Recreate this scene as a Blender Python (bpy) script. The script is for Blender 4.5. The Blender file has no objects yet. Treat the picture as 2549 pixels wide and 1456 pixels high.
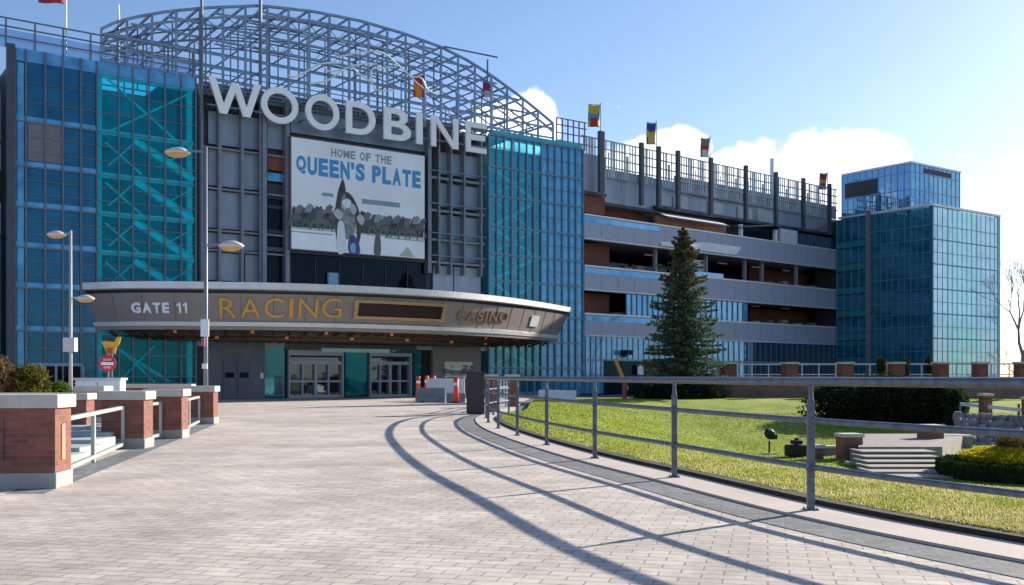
import bpy, math, random
from mathutils import Vector, Matrix
import numpy as np
random.seed(7)
R = math.radians
sc = bpy.context.scene
C = sc.collection
# ------------------------------------------------------------------ camera, sky, sun, exposure
EYE, HY, FX, CX = 1.4, 936.0, 2548.0, 1274.0
cam_d = bpy.data.cameras.new('camera'); cam = bpy.data.objects.new('camera', cam_d); C.objects.link(cam)
cam.location = (0, 0, EYE); cam.rotation_euler = (R(90), 0, 0)
cam_d.lens = 36; cam_d.sensor_width = 36; cam_d.shift_y = 0.0816; cam_d.clip_end = 6000; cam_d.clip_start = 0.1
sc.camera = cam
SUN_AZ, SUN_EL = 49.5, 21.5           # degrees to the right of straight ahead
sd = Vector((math.sin(R(SUN_AZ))*math.cos(R(SUN_EL)), math.cos(R(SUN_AZ))*math.cos(R(SUN_EL)), math.sin(R(SUN_EL))))
sl = bpy.data.lights.new('sun', 'SUN'); sl.energy = 5.0; sl.angle = R(0.55); sl.color = (1.0, .92, .79)
so = bpy.data.objects.new('sun', sl); C.objects.link(so); so.rotation_euler = sd.to_track_quat('Z', 'Y').to_euler(); so.location = (30, 30, 60)
wd = bpy.data.worlds.new('World'); sc.world = wd; wd.use_nodes = True
def build_world():
    nt = wd.node_tree; nt.nodes.clear(); N = nt.nodes.new; L = nt.links.new
    out = N('ShaderNodeOutputWorld'); bg = N('ShaderNodeBackground'); bg.inputs[1].default_value = 0.10
    sky = N('ShaderNodeTexSky'); sky.sky_type = 'NISHITA'; sky.sun_disc = False
    sky.sun_elevation = R(SUN_EL); sky.sun_rotation = R(SUN_AZ); sky.air_density = 1.0; sky.dust_density = 0.5; sky.ozone_density = 3.0
    tc = N('ShaderNodeTexCoord')
    # cumulus: direction based, on the sky itself
    sep = N('ShaderNodeSeparateXYZ'); L(tc.outputs['Generated'], sep.inputs[0])
    def m(op, a, b=None, c=None):
        n = N('ShaderNodeMath'); n.operation = op
        for i, v in enumerate((a, b, c)):
            if v is None: continue
            if isinstance(v, (int, float)): n.inputs[i].default_value = v
            else: L(v, n.inputs[i])
        return n.outputs[0]
    az = m('ARCTAN2', sep.outputs[0], sep.outputs[1])          # 0 straight ahead, + to the right
    el = m('ARCSINE', sep.outputs[2])
    nz = N('ShaderNodeTexNoise'); nz.inputs['Scale'].default_value = 19; nz.inputs['Detail'].default_value = 10; nz.inputs['Roughness'].default_value = .56
    L(tc.outputs['Generated'], nz.inputs['Vector'])
    nz2 = N('ShaderNodeTexNoise'); nz2.inputs['Scale'].default_value = 60; nz2.inputs['Detail'].default_value = 6
    L(tc.outputs['Generated'], nz2.inputs['Vector'])
    total = None
    def blob(a, e, ra, re, amp=1.0):
        nonlocal total
        dx = m('DIVIDE', m('SUBTRACT', az, a), ra); dy = m('DIVIDE', m('SUBTRACT', el, e), re)
        d = m('ADD', m('MULTIPLY', dx, dx), m('MULTIPLY', dy, dy))
        v = m('MULTIPLY', m('SUBTRACT', 1.0, d), amp)
        v = m('MAXIMUM', v, -1.0)
        total = v if total is None else m('MAXIMUM', total, v)
    def px(x, y, w, h, amp=1.0):
        a = math.atan((x-CX)/FX); D = math.hypot(1, (x-CX)/FX); e = math.atan((HY-y)/FX/D)
        blob(a, e, w/FX/D/D, h/FX/D, amp)
    px(1990, 450, 270, 130, 1.6); px(1900, 405, 120, 70, 1.4); px(2100, 395, 160, 72, 1.5); px(1800, 470, 150, 80, 1.4)
    px(2175, 420, 95, 80, 1.4)
    px(1685, 372, 88, 58, 1.5); px(1620, 430, 150, 90, 1.4)
    px(1315, 305, 85, 82, 1.5); px(1260, 320, 130, 75, 1.4)
    px(2372, 385, 40, 15, .22); px(2500, 398, 20, 9, .2); px(2410, 440, 18, 12, .15); px(1545, 265, 10, 6, .12)
    # further cumulus round the horizon, out of the photograph
    for a, e, ra, re in ((-1.4, .1, .3, .08), (1.35, .12, .3, .09), (2.9, .10, .2, .05)): blob(a, e, ra, re)
    d1 = m('ADD', total, m('MULTIPLY', m('SUBTRACT', nz.outputs[0], .5), 2.7))
    d2 = m('ADD', d1, m('MULTIPLY', m('SUBTRACT', nz2.outputs[0], .5), .9))
    mr = N('ShaderNodeMapRange'); mr.interpolation_type = 'SMOOTHSTEP'
    L(d2, mr.inputs[0]); mr.inputs[1].default_value = .0; mr.inputs[2].default_value = .62
    # cloud body: bright tops, slightly blue grey folds
    cr = N('ShaderNodeValToRGB'); cr.color_ramp.elements[0].position = .33; cr.color_ramp.elements[0].color = (4.4, 5.0, 5.8, 1)
    cr.color_ramp.elements[1].position = .50; cr.color_ramp.elements[1].color = (9.5, 9.4, 9.2, 1)
    L(nz.outputs[0], cr.inputs[0])
    mx = N('ShaderNodeMix'); mx.data_type = 'RGBA'
    tn = N('ShaderNodeMix'); tn.data_type = 'RGBA'; tn.blend_type = 'MULTIPLY'; tn.inputs[0].default_value = 1; tn.inputs[7].default_value = (.95,.945,1.03,1)
    L(sky.outputs[0], tn.inputs[6])
    L(mr.outputs[0], mx.inputs[0]); L(tn.outputs[2], mx.inputs[6]); L(cr.outputs[0], mx.inputs[7])
    L(mx.outputs[2], bg.inputs[0]); L(bg.outputs[0], out.inputs[0])
build_world()
vs = sc.view_settings; vs.view_transform = 'Standard'; vs.look = 'None'; vs.gamma = 1; vs.use_curve_mapping = False
vs.exposure = 0.80
sc.cycles.max_bounces = 8; sc.cycles.transparent_max_bounces = 16

# ------------------------------------------------------------------ helpers
def P(x, y, Z): return Vector(((x-CX)/FX*Z, Z, EYE+(HY-y)/FX*Z))
def G(x, y):     # point of the flat ground seen at a pixel
    Z = EYE*FX/(y-HY); return Vector(((x-CX)/FX*Z, Z, 0))
class MB:
    def __init__(s): s.v = []; s.f = []
    def box(s, x0, x1, y0, y1, z0, z1):
        b = len(s.v)
        s.v += [(x0,y0,z0),(x1,y0,z0),(x1,y1,z0),(x0,y1,z0),(x0,y0,z1),(x1,y0,z1),(x1,y1,z1),(x0,y1,z1)]
        s.f += [(b,b+3,b+2,b+1),(b+4,b+5,b+6,b+7),(b,b+1,b+5,b+4),(b+1,b+2,b+6,b+5),(b+2,b+3,b+7,b+6),(b+3,b,b+4,b+7)]
        return s
    def bar(s, p, q, w, h=None):
        h = h or w; p = Vector(p); q = Vector(q); d = (q-p)
        if d.length < 1e-6: return s
        d.normalize(); up = Vector((0,0,1)) if abs(d.z) < .95 else Vector((0,1,0))
        a = d.cross(up).normalized()*w/2; c = a.cross(d).normalized()*h/2; b = len(s.v)
        for o in (p, q): s.v += [tuple(o-a-c), tuple(o+a-c), tuple(o+a+c), tuple(o-a+c)]
        s.f += [(b,b+1,b+2,b+3),(b+7,b+6,b+5,b+4)] + [(b+i, b+4+i, b+4+(i+1)%4, b+(i+1)%4) for i in range(4)]
        return s
    def tube(s, pts, r, n=8, cap=True):
        pts = [Vector(p) for p in pts]; b = len(s.v); m = len(pts)
        rs = r if isinstance(r, (list, tuple)) else [r]*m
        for i, p in enumerate(pts):
            d = (pts[min(i+1,m-1)]-pts[max(i-1,0)])
            d = d.normalized() if d.length > 1e-9 else Vector((0,0,1))
            up = Vector((0,0,1)) if abs(d.z) < .9 else Vector((0,1,0))
            a = d.cross(up).normalized(); c = a.cross(d).normalized()
            for k in range(n):
                t = 2*math.pi*k/n; s.v.append(tuple(p+(a*math.cos(t)+c*math.sin(t))*rs[i]))
        for i in range(m-1):
            for k in range(n):
                k2 = (k+1)%n; s.f.append((b+i*n+k, b+i*n+k2, b+(i+1)*n+k2, b+(i+1)*n+k))
        if cap: s.f += [tuple(b+k for k in reversed(range(n))), tuple(b+(m-1)*n+k for k in range(n))]
        return s
    def lathe(s, prof, cx=0, cy=0, n=16):
        b = len(s.v)
        for r, z in prof:
            for k in range(n):
                t = 2*math.pi*k/n; s.v.append((cx+r*math.cos(t), cy+r*math.sin(t), z))
        for i in range(len(prof)-1):
            for k in range(n):
                k2 = (k+1)%n; s.f.append((b+i*n+k, b+i*n+k2, b+(i+1)*n+k2, b+(i+1)*n+k))
        s.f += [tuple(b+k for k in reversed(range(n))), tuple(b+(len(prof)-1)*n+k for k in range(n))]
        return s
    def prism(s, poly, y0, y1):          # poly in x,z ; extruded along y
        b = len(s.v); n = len(poly)
        s.v += [(x, y0, z) for x, z in poly] + [(x, y1, z) for x, z in poly]
        s.f += [tuple(b+i for i in range(n)), tuple(b+n+i for i in reversed(range(n)))]
        s.f += [(b+i, b+n+i, b+n+(i+1)%n, b+(i+1)%n) for i in range(n)]
        return s
    def slab(s, poly, z0, z1):           # poly in x,y
        b = len(s.v); n = len(poly)
        s.v += [(x, y, z0) for x, y in poly] + [(x, y, z1) for x, y in poly]
        s.f += [tuple(b+i for i in reversed(range(n))), tuple(b+n+i for i in range(n))]
        s.f += [(b+i, b+(i+1)%n, b+n+(i+1)%n, b+n+i) for i in range(n)]
        return s
    def quad(s, *p):
        b = len(s.v); s.v += [tuple(q) for q in p]; s.f.append(tuple(range(b, b+len(p)))); return s
    def mesh(s, name):
        me = bpy.data.meshes.new(name); me.from_pydata(s.v, [], s.f); me.update(); return me
    def build(s, name, mat, parent=None, smooth=False, bevel=0):
        me = s.mesh(name); me.materials.append(mat)
        o = bpy.data.objects.new(name, me); C.objects.link(o)
        if parent: o.parent = parent
        if smooth:
            for p in me.polygons: p.use_smooth = True
        if bevel:
            md = o.modifiers.new('bevel', 'BEVEL'); md.width = bevel; md.segments = 2; md.limit_method = 'ANGLE'
        return o
def tag(o, label=None, cat=None, group=None, kind=None):
    if label: o['label'] = label
    if cat: o['category'] = cat
    if group: o['group'] = group
    if kind: o['kind'] = kind
    return o
def empty(name, loc, rz=0, label=None, cat=None, group=None):
    o = bpy.data.objects.new(name, None); C.objects.link(o); o.location = loc; o.rotation_euler = (0,0,rz)
    o.empty_display_size = .2
    return tag(o, label, cat, group)
def copy_tree(o, parent=None):
    c = o.copy(); C.objects.link(c); c.parent = parent
    for ch in [x for x in C.objects if x.parent == o]: copy_tree(ch, c)
    return c
def copy_thing(o, loc, rz, label, name=None):
    c = copy_tree(o); c.location = loc; c.rotation_euler = (0,0,rz); c['label'] = label; return c
# ---- materials
MT = {}
def mat(name, col, rough=.6, metal=0., var=.12, vscale=2.0, bump=.0, bscale=30, spec=.5, streak=0.0, col2=None, coord='Object'):
    if name in MT: return MT[name]
    m = bpy.data.materials.new(name); m.use_nodes = True; nt = m.node_tree; N = nt.nodes.new; L = nt.links.new
    b = nt.nodes['Principled BSDF']; b.inputs['Roughness'].default_value = rough; b.inputs['Metallic'].default_value = metal
    b.inputs['Specular IOR Level'].default_value = spec
    tc = N('ShaderNodeTexCoord'); mp = N('ShaderNodeMapping'); L(tc.outputs[coord], mp.inputs[0])
    if streak: mp.inputs['Scale'].default_value = (1, 1, streak)
    nz = N('ShaderNodeTexNoise'); nz.inputs['Scale'].default_value = vscale; nz.inputs['Detail'].default_value = 6; nz.inputs['Roughness'].default_value = .6
    L(mp.outputs[0], nz.inputs['Vector'])
    cr = N('ShaderNodeValToRGB'); L(nz.outputs[0], cr.inputs[0])
    c2 = col2 or tuple(min(1, c*(1+var)) for c in col); c1 = tuple(c*(1-var) for c in col)
    cr.color_ramp.elements[0].position = .3; cr.color_ramp.elements[0].color = (*c1, 1)
    cr.color_ramp.elements[1].position = .7; cr.color_ramp.elements[1].color = (*c2, 1)
    L(cr.outputs[0], b.inputs['Base Color'])
    if bump:
        bn = N('ShaderNodeTexNoise'); bn.inputs['Scale'].default_value = bscale; bn.inputs['Detail'].default_value = 5
        L(tc.outputs[coord], bn.inputs['Vector'])
        bp = N('ShaderNodeBump'); bp.inputs['Strength'].default_value = bump; bp.inputs['Distance'].default_value = .02
        L(bn.outputs[0], bp.inputs['Height']); L(bp.outputs[0], b.inputs['Normal'])
    MT[name] = m; return m
def brickmat(name, c1, c2, mortar, bw=.215, bh=.07, ms=.012, wall=True, rough=.85, bump=.4, rot=0, big=.25, bias=0, offset=.5):
    if name in MT: return MT[name]
    m = bpy.data.materials.new(name); m.use_nodes = True; nt = m.node_tree; N = nt.nodes.new; L = nt.links.new
    b = nt.nodes['Principled BSDF']; b.inputs['Roughness'].default_value = rough
    tc = N('ShaderNodeTexCoord')
    if wall:
        sp = N('ShaderNodeSeparateXYZ'); L(tc.outputs['Object'], sp.inputs[0]); ad = N('ShaderNodeMath'); ad.operation = 'ADD'
        L(sp.outputs[0], ad.inputs[0]); L(sp.outputs[1], ad.inputs[1]); cb = N('ShaderNodeCombineXYZ'); L(ad.outputs[0], cb.inputs[0]); L(sp.outputs[2], cb.inputs[1]); vec = cb.outputs[0]
    else:
        mp = N('ShaderNodeMapping'); mp.inputs['Rotation'].default_value = (0,0,rot); L(tc.outputs['Object'], mp.inputs[0]); vec = mp.outputs[0]
    br = N('ShaderNodeTexBrick'); L(vec, br.inputs['Vector']); br.inputs['Scale'].default_value = 1
    br.inputs['Brick Width'].default_value = bw; br.inputs['Row Height'].default_value = bh; br.inputs['Mortar Size'].default_value = ms
    br.inputs['Mortar Smooth'].default_value = .3; br.inputs['Bias'].default_value = bias; br.offset = offset
    br.inputs['Color1'].default_value = (*c1,1); br.inputs['Color2'].default_value = (*c2,1); br.inputs['Mortar'].default_value = (*mortar,1)
    nz = N('ShaderNodeTexNoise'); nz.inputs['Scale'].default_value = .9; nz.inputs['Detail'].default_value = 8; nz.inputs['Roughness'].default_value = .65
    L(tc.outputs['Object'], nz.inputs['Vector'])
    mr = N('ShaderNodeMapRange'); L(nz.outputs[0], mr.inputs[0]); mr.inputs[1].default_value=.3; mr.inputs[2].default_value=.7; mr.inputs[3].default_value = 1-big; mr.inputs[4].default_value = 1+big*.5
    mx = N('ShaderNodeMix'); mx.data_type='RGBA'; mx.blend_type='MULTIPLY'; mx.inputs[0].default_value = 1
    if not wall:      # worn, blotchy surface: dirt film at two scales
        n3 = N('ShaderNodeTexNoise'); n3.inputs['Scale'].default_value = 5.5; n3.inputs['Detail'].default_value = 12; n3.inputs['Roughness'].default_value = .8; L(tc.outputs['Object'], n3.inputs['Vector'])
        m3 = N('ShaderNodeMapRange'); L(n3.outputs[0], m3.inputs[0]); m3.inputs[1].default_value = .36; m3.inputs[2].default_value = .56; m3.inputs[3].default_value = .80; m3.inputs[4].default_value = 1.05
        n4 = N('ShaderNodeTexNoise'); n4.inputs['Scale'].default_value = .22; n4.inputs['Detail'].default_value = 5; n4.inputs['Distortion'].default_value = .8; L(tc.outputs['Object'], n4.inputs['Vector'])
        m4 = N('ShaderNodeMapRange'); L(n4.outputs[0], m4.inputs[0]); m4.inputs[1].default_value = .38; m4.inputs[2].default_value = .6; m4.inputs[3].default_value = .84; m4.inputs[4].default_value = 1.06
        p1 = N('ShaderNodeMath'); p1.operation = 'MULTIPLY'; L(mr.outputs[0], p1.inputs[0]); L(m3.outputs[0], p1.inputs[1])
        p2 = N('ShaderNodeMath'); p2.operation = 'MULTIPLY'; L(p1.outputs[0], p2.inputs[0]); L(m4.outputs[0], p2.inputs[1]); mr = p2
    L(br.outputs['Color'], mx.inputs[6]); cc = N('ShaderNodeCombineColor')
    for i in range(3): L(mr.outputs[0], cc.inputs[i])
    L(cc.outputs[0], mx.inputs[7]); L(mx.outputs[2], b.inputs['Base Color'])
    bp = N('ShaderNodeBump'); bp.inputs['Strength'].default_value = bump; bp.inputs['Distance'].default_value = .01; bp.invert = True
    fn = N('ShaderNodeTexNoise'); fn.inputs['Scale'].default_value = 90; L(tc.outputs['Object'], fn.inputs['Vector'])
    ad2 = N('ShaderNodeMath'); ad2.operation='ADD'; L(br.outputs['Fac'], ad2.inputs[0]); L(fn.outputs[0], ad2.inputs[1])
    L(ad2.outputs[0], bp.inputs['Height']); L(bp.outputs[0], b.inputs['Normal'])
    MT[name] = m; return m
def glassmat(name, tint, refl=(.6,.75,.95), trans=.0, body=None, fres=.35, wob=.02):
    """coated glass: a tinted mirror over either a see-through or a solid backing"""
    if name in MT: return MT[name]
    m = bpy.data.materials.new(name); m.use_nodes = True; nt = m.node_tree; nt.nodes.clear(); N = nt.nodes.new; L = nt.links.new
    out = N('ShaderNodeOutputMaterial'); gl = N('ShaderNodeBsdfGlossy'); gl.inputs['Roughness'].default_value = .03; gl.inputs['Color'].default_value = (*refl,1)
    lw = N('ShaderNodeLayerWeight'); lw.inputs[0].default_value = .35
    mr = N('ShaderNodeMapRange'); L(lw.outputs['Facing'], mr.inputs[0]); mr.inputs[3].default_value = fres; mr.inputs[4].default_value = min(1, fres+.5)
    tc = N('ShaderNodeTexCoord'); nz = N('ShaderNodeTexNoise'); nz.inputs['Scale'].default_value = .6; nz.inputs['Detail'].default_value = 2
    L(tc.outputs['Object'], nz.inputs['Vector']); bp = N('ShaderNodeBump'); bp.inputs['Strength'].default_value = wob*5; bp.inputs['Distance'].default_value = .1
    L(nz.outputs[0], bp.inputs['Height']); L(bp.outputs[0], gl.inputs['Normal'])
    if body:
        df = N('ShaderNodeBsdfDiffuse')
        n2 = N('ShaderNodeTexNoise'); n2.inputs['Scale'].default_value = 1.1; n2.inputs['Detail'].default_value = 5; L(tc.outputs['Object'], n2.inputs['Vector'])
        cr = N('ShaderNodeValToRGB'); cr.color_ramp.elements[0].position=.35; cr.color_ramp.elements[1].position=.65
        cr.color_ramp.elements[0].color = (*[c*.7 for c in body],1); cr.color_ramp.elements[1].color = (*[c*1.3 for c in body],1)
        L(n2.outputs[0], cr.inputs[0]); L(cr.outputs[0], df.inputs[0])
    tr = N('ShaderNodeBsdfTransparent'); tr.inputs[0].default_value = (*tint,1)
    if body and trans > 0:
        a = N('ShaderNodeMixShader'); a.inputs[0].default_value = trans; L(df.outputs[0], a.inputs[1]); L(tr.outputs[0], a.inputs[2]); base = a.outputs[0]
    elif body: base = df.outputs[0]
    else: base = tr.outputs[0]
    mx = N('ShaderNodeMixShader'); L(mr.outputs[0], mx.inputs[0]); L(base, mx.inputs[1]); L(gl.outputs[0], mx.inputs[2]); L(mx.outputs[0], out.inputs[0])
    MT[name] = m; return m
def emit(name, col, s):
    m = bpy.data.materials.new(name); m.use_nodes = True; b = m.node_tree.nodes['Principled BSDF']
    b.inputs['Base Color'].default_value = (*col,1); b.inputs['Emission Color'].default_value = (*col,1); b.inputs['Emission Strength'].default_value = s
    MT[name] = m; return m
panel   = mat('grey cladding', (.275,.335,.43), .45, .3, .16, 1.2, streak=.25)
panel2  = mat('pale cladding', (.36,.40,.48), .5, .2, .12, 1.2, streak=.25)
paneld  = mat('dark cladding', (.045,.05,.062), .5, .2, .2, 1.5)
steel   = mat('painted steel', (.15,.18,.22), .45, .5, .2, 3)
steelb  = mat('bluish galvanised steel', (.24,.32,.42), .4, .55, .25, 3)
mull2   = mat('blue grey mullion', (.13,.23,.32), .4, .4, .12, 2)
mull    = mat('mullion grey', (.15,.17,.21), .4, .5, .12, 2)
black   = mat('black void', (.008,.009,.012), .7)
darkgl  = glassmat('dark window glass', (0,0,0), (.12,.17,.22), 0, (.004,.006,.010), .04)
blueg   = glassmat('deep blue glass', (.05,.2,.5), (.16,.42,.66), 0, (.012,.095,.175), .13)
blues   = glassmat('blue spandrel glass', (.1,.3,.6), (.25,.5,.9), 0, (.10,.36,.60), .12)
tealg   = glassmat('teal tinted glass', (.34,.97,1.0), (.12,.45,.62), .93, (.015,.48,.62), .05)
tealg2  = glassmat('pale teal tinted glass', (.50,.98,1.0), (.28,.58,.76), .88, (.08,.58,.70), .07)
skyg    = glassmat('sky blue glass', (.15,.45,.75), (.28,.52,.85), .0, (.10,.40,.60), .11)
teals   = mat('teal enamel', (.03,.42,.55), .4, 0, .2, 2)
whites  = mat('white painted steel', (.78,.84,.86), .4, 0, .06, 2)
brace   = mat('turquoise brace paint', (.88,.99,1.0), .5, 0, .05, 2)
brick   = brickmat('red brick', (.33,.11,.07), (.20,.065,.045), (.19,.13,.11), ms=.009)
brickf  = brickmat('far red brick', (.26,.075,.045), (.18,.055,.035), (.22,.16,.13), bw=.4, bh=.14)
capm    = mat('pale limestone cap', (.52,.49,.44), .8, 0, .12, 4, bump=.25, bscale=40)
conc    = mat('grey concrete', (.36,.35,.34), .85, 0, .15, 2, bump=.3, bscale=25)
paving  = brickmat('concrete pavers', (.70,.605,.515), (.57,.49,.42), (.36,.31,.265), bw=.30, bh=.15, ms=.009, wall=False, rot=R(14), big=.30, bump=.45)
band    = brickmat('grey granite setts', (.24,.245,.25), (.16,.165,.175), (.13,.13,.13), bw=.16, bh=.12, ms=.006, wall=False, rot=R(14), big=.2, bump=.35)
kerbm   = mat('pink concrete kerb', (.55,.46,.40), .85, 0, .10, 1.2, bump=.3, bscale=60)
railm   = mat('blue grey rail paint', (.115,.135,.17), .38, .25, .38, 9, bump=.12, bscale=30)
fascia  = mat('warm grey fascia', (.27,.24,.225), .42, .08, .10, 1.0)
fasct   = mat('pale aluminium trim', (.66,.67,.68), .38, .25, .08, 1.5)
soff    = mat('brown soffit', (.085,.055,.04), .6, 0, .35, 1.5)
gold    = mat('gold lettering', (.62,.34,.07), .4, .25, .12, 3)
goldf   = mat('brushed bronze frame', (.45,.32,.17), .4, .4, .15, 3)
letterw = mat('white letter face', (.90,.93,.96), .45, 0, .05, 2)
redp    = mat('red reflective sign', (.55,.01,.03), .4, 0, .05, 2)
orangep = mat('orange plastic', (.85,.09,.03), .5, 0, .08, 5)
yell    = mat('yellow sign paint', (.8,.42,.02), .5, 0, .1, 5)
navy    = mat('navy paint', (.015,.02,.09), .5)
bark    = mat('grey brown bark', (.12,.09,.07), .9, 0, .3, 6, bump=.5, bscale=30)

# ================================================================== TERRAIN
RAIL = [(9.5,1.6),(7.1,3.6),(5.25,5.75),(4.02,8.03),(3.06,10.49),(2.2,13.88),(1.38,17.07),(.69,20.38),(.12,23.6),(-.36,26.8),(-.70,30.2),(-.84,33.4),(-.66,36.3),(-.12,38.8)]
def spline(pts, n=10):
    out = []; p = [Vector(q) for q in pts]; p = [2*p[0]-p[1]]+p+[2*p[-1]-p[-2]]
    for i in range(1, len(p)-2):
        for k in range(n):
            t = k/n; a, b, c, d = p[i-1:i+3]
            out.append(.5*((2*b)+(-a+c)*t+(2*a-5*b+4*c-d)*t*t+(-a+3*b-3*c+d)*t**3))
    out.append(p[-2]); return out
RP = spline([(x,y,0) for x, y in RAIL], 8)
EDGE = [(30,-25),(14,-4)] + [(p.x,p.y) for p in RP] + [(.15,42),(.4,50),(.8,58),(1.4,66),(2.5,75)]
ey = np.array([e[1] for e in EDGE]); ex = np.array([e[0] for e in EDGE])
def edge_x(y): return float(np.interp(y, ey, ex))
def ss(a, b, t):
    t = max(0., min(1., (t-a)/(b-a))); return t*t*(3-2*t)
def g(x, y):
    return -1.5*ss(.6, 9, x-edge_x(y))*ss(8, 24, y)*(1-ss(42, 60, y))*(1-ss(48, 62, x))
def tag_s(o): return tag(o, kind='structure')
def build_ground():
    xs = sorted(set([-2500,-1200,-600,-300,-150,-80,-50,-30,-20,-14,-10,-6,-4] + [round(-3+i*.75,2) for i in range(94)] + [70,80,100,150,300,600,1200,2500]))
    ys = sorted(set([-900,-300,-100,-50,-25,-12,-5] + [round(i*1.0,2) for i in range(66)] + [70,80,100,130,160,200,300,600,1200,3000,5000]))
    v = [(x,y,g(x,y)-.09) for y in ys for x in xs]; nx = len(xs)
    f = [(j*nx+i, j*nx+i+1, (j+1)*nx+i+1, (j+1)*nx+i) for j in range(len(ys)-1) for i in range(nx-1)]
    m = MB(); m.v = v; m.f = f
    tag_s(m.build('ground', mat('worn asphalt', (.11,.11,.11), .9, 0, .25, .4, bump=.3, bscale=12), smooth=True))
build_ground()
def build_plaza():
    m = MB(); pts = [(x-.02, y) for x, y in EDGE]
    b = 0
    for i, (x, y) in enumerate(pts):
        for k, xx in enumerate((-70, -9.0, x)): m.v.append((xx if k < 2 else x, y, 0))
    for i in range(len(pts)-1):
        for k in range(2): m.f.append((i*3+k, i*3+k+1, i*3+k+4, i*3+k+3))
    # paver material with darker stains and tyre-worn lighter patches
    tag_s(m.build('plaza', paving))
build_plaza()
def ribbon(path, o0, o1, z0, z1, name, mt, bevel=0):
    m = MB(); n = len(path)
    for i, p in enumerate(path):
        t = (path[min(i+1,n-1)]-path[max(i-1,0)]).normalized(); rt = Vector((t.y, -t.x, 0))
        a = p+rt*o0; b = p+rt*o1
        m.v += [(a.x,a.y,z0),(a.x,a.y,z1),(b.x,b.y,z1),(b.x,b.y,z0)]
    for i in range(n-1):
        for k in range(3): m.f.append((i*4+k, i*4+k+1, (i+1)*4+k+1, (i+1)*4+k))
    return m.build(name, mt)
tag_s(ribbon(RP, -.34, .30, -.05, .03, 'kerb', kerbm))
tag_s(ribbon(RP, -.86, -.344, -.02, .006, 'paving_band', band))
def straw(nt, fac, tc):
    N = nt.nodes.new; L = nt.links.new
    sp = N('ShaderNodeSeparateXYZ'); L(tc.outputs['Object'], sp.inputs[0]); mr = N('ShaderNodeMapRange'); L(sp.outputs[1], mr.inputs[0])
    mr.inputs[1].default_value = 8; mr.inputs[2].default_value = 30; mr.inputs[3].default_value = .07; mr.inputs[4].default_value = -.03
    a = N('ShaderNodeMath'); a.operation = 'ADD'; L(fac, a.inputs[0]); L(mr.outputs[0], a.inputs[1]); return a.outputs[0]
tag_s(ribbon(RP, .315, .50, -.06, .08, 'lawn_edge_shade', mat('painted edge shade', (.035,.03,.018), .95, 0, .3, 8, bump=.5)))  # dark raised strip, painted as the shaded side of the lawn edge
def grassmat():
    m = bpy.data.materials.new('lawn'); m.use_nodes = True; nt = m.node_tree; N = nt.nodes.new; L = nt.links.new
    b = nt.nodes['Principled BSDF']; b.inputs['Roughness'].default_value = .9; b.inputs['Specular IOR Level'].default_value = .2
    tc = N('ShaderNodeTexCoord'); n1 = N('ShaderNodeTexNoise'); n1.inputs['Scale'].default_value = .45; n1.inputs['Detail'].default_value = 8; n1.inputs['Roughness'].default_value = .7
    L(tc.outputs['Object'], n1.inputs['Vector']); cr = N('ShaderNodeValToRGB'); e = cr.color_ramp.elements
    e[0].position = .34; e[0].color = (.13,.21,.015,1); e[1].position = .64; e[1].color = (.46,.40,.19,1)
    k = cr.color_ramp.elements.new(.5); k.color = (.30,.36,.04,1)
    n2 = N('ShaderNodeTexNoise'); n2.inputs['Scale'].default_value = 9; n2.inputs['Detail'].default_value = 8; L(tc.outputs['Object'], n2.inputs['Vector'])
    ad = N('ShaderNodeMix'); ad.data_type='FLOAT'; ad.inputs[0].default_value=.4; L(n1.outputs[0], ad.inputs[2]); L(n2.outputs[0], ad.inputs[3])
    L(straw(nt, ad.outputs[0], tc), cr.inputs[0]); L(cr.outputs[0], b.inputs['Base Color'])
    bp = N('ShaderNodeBump'); bp.inputs['Strength'].default_value = .9; bp.inputs['Distance'].default_value = .05; L(n2.outputs[0], bp.inputs['Height']); L(bp.outputs[0], b.inputs['Normal'])
    return m
LAWN = grassmat()
def build_lawn():
    m = MB(); ys = [-2+i*.5 for i in range(14)]+[5+i*.6 for i in range(98)]
    ts = [0,.02,.05]+[.1+.35*i for i in range(10)]+[3.6+.8*i for i in range(20)]+[20+2*i for i in range(20)]
    nx = len(ts)+1
    for y in ys:
        # perpendicular-ish offset of the edge
        sl_ = (edge_x(y+.5)-edge_x(y-.5)); x0 = edge_x(y)+.46*math.sqrt(1+sl_*sl_)
        m.v.append((x0, y, g(x0,y)-.04))
        for t in ts: m.v.append((x0+t, y, g(x0+t,y)+.075-(.02 if t==0 else 0)))
    for j in range(len(ys)-1):
        for i in range(nx-1): m.f.append((j*nx+i, j*nx+i+1, (j+1)*nx+i+1, (j+1)*nx+i))
    tag(m.build('lawn', LAWN, smooth=True), kind='structure')
build_lawn()
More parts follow.
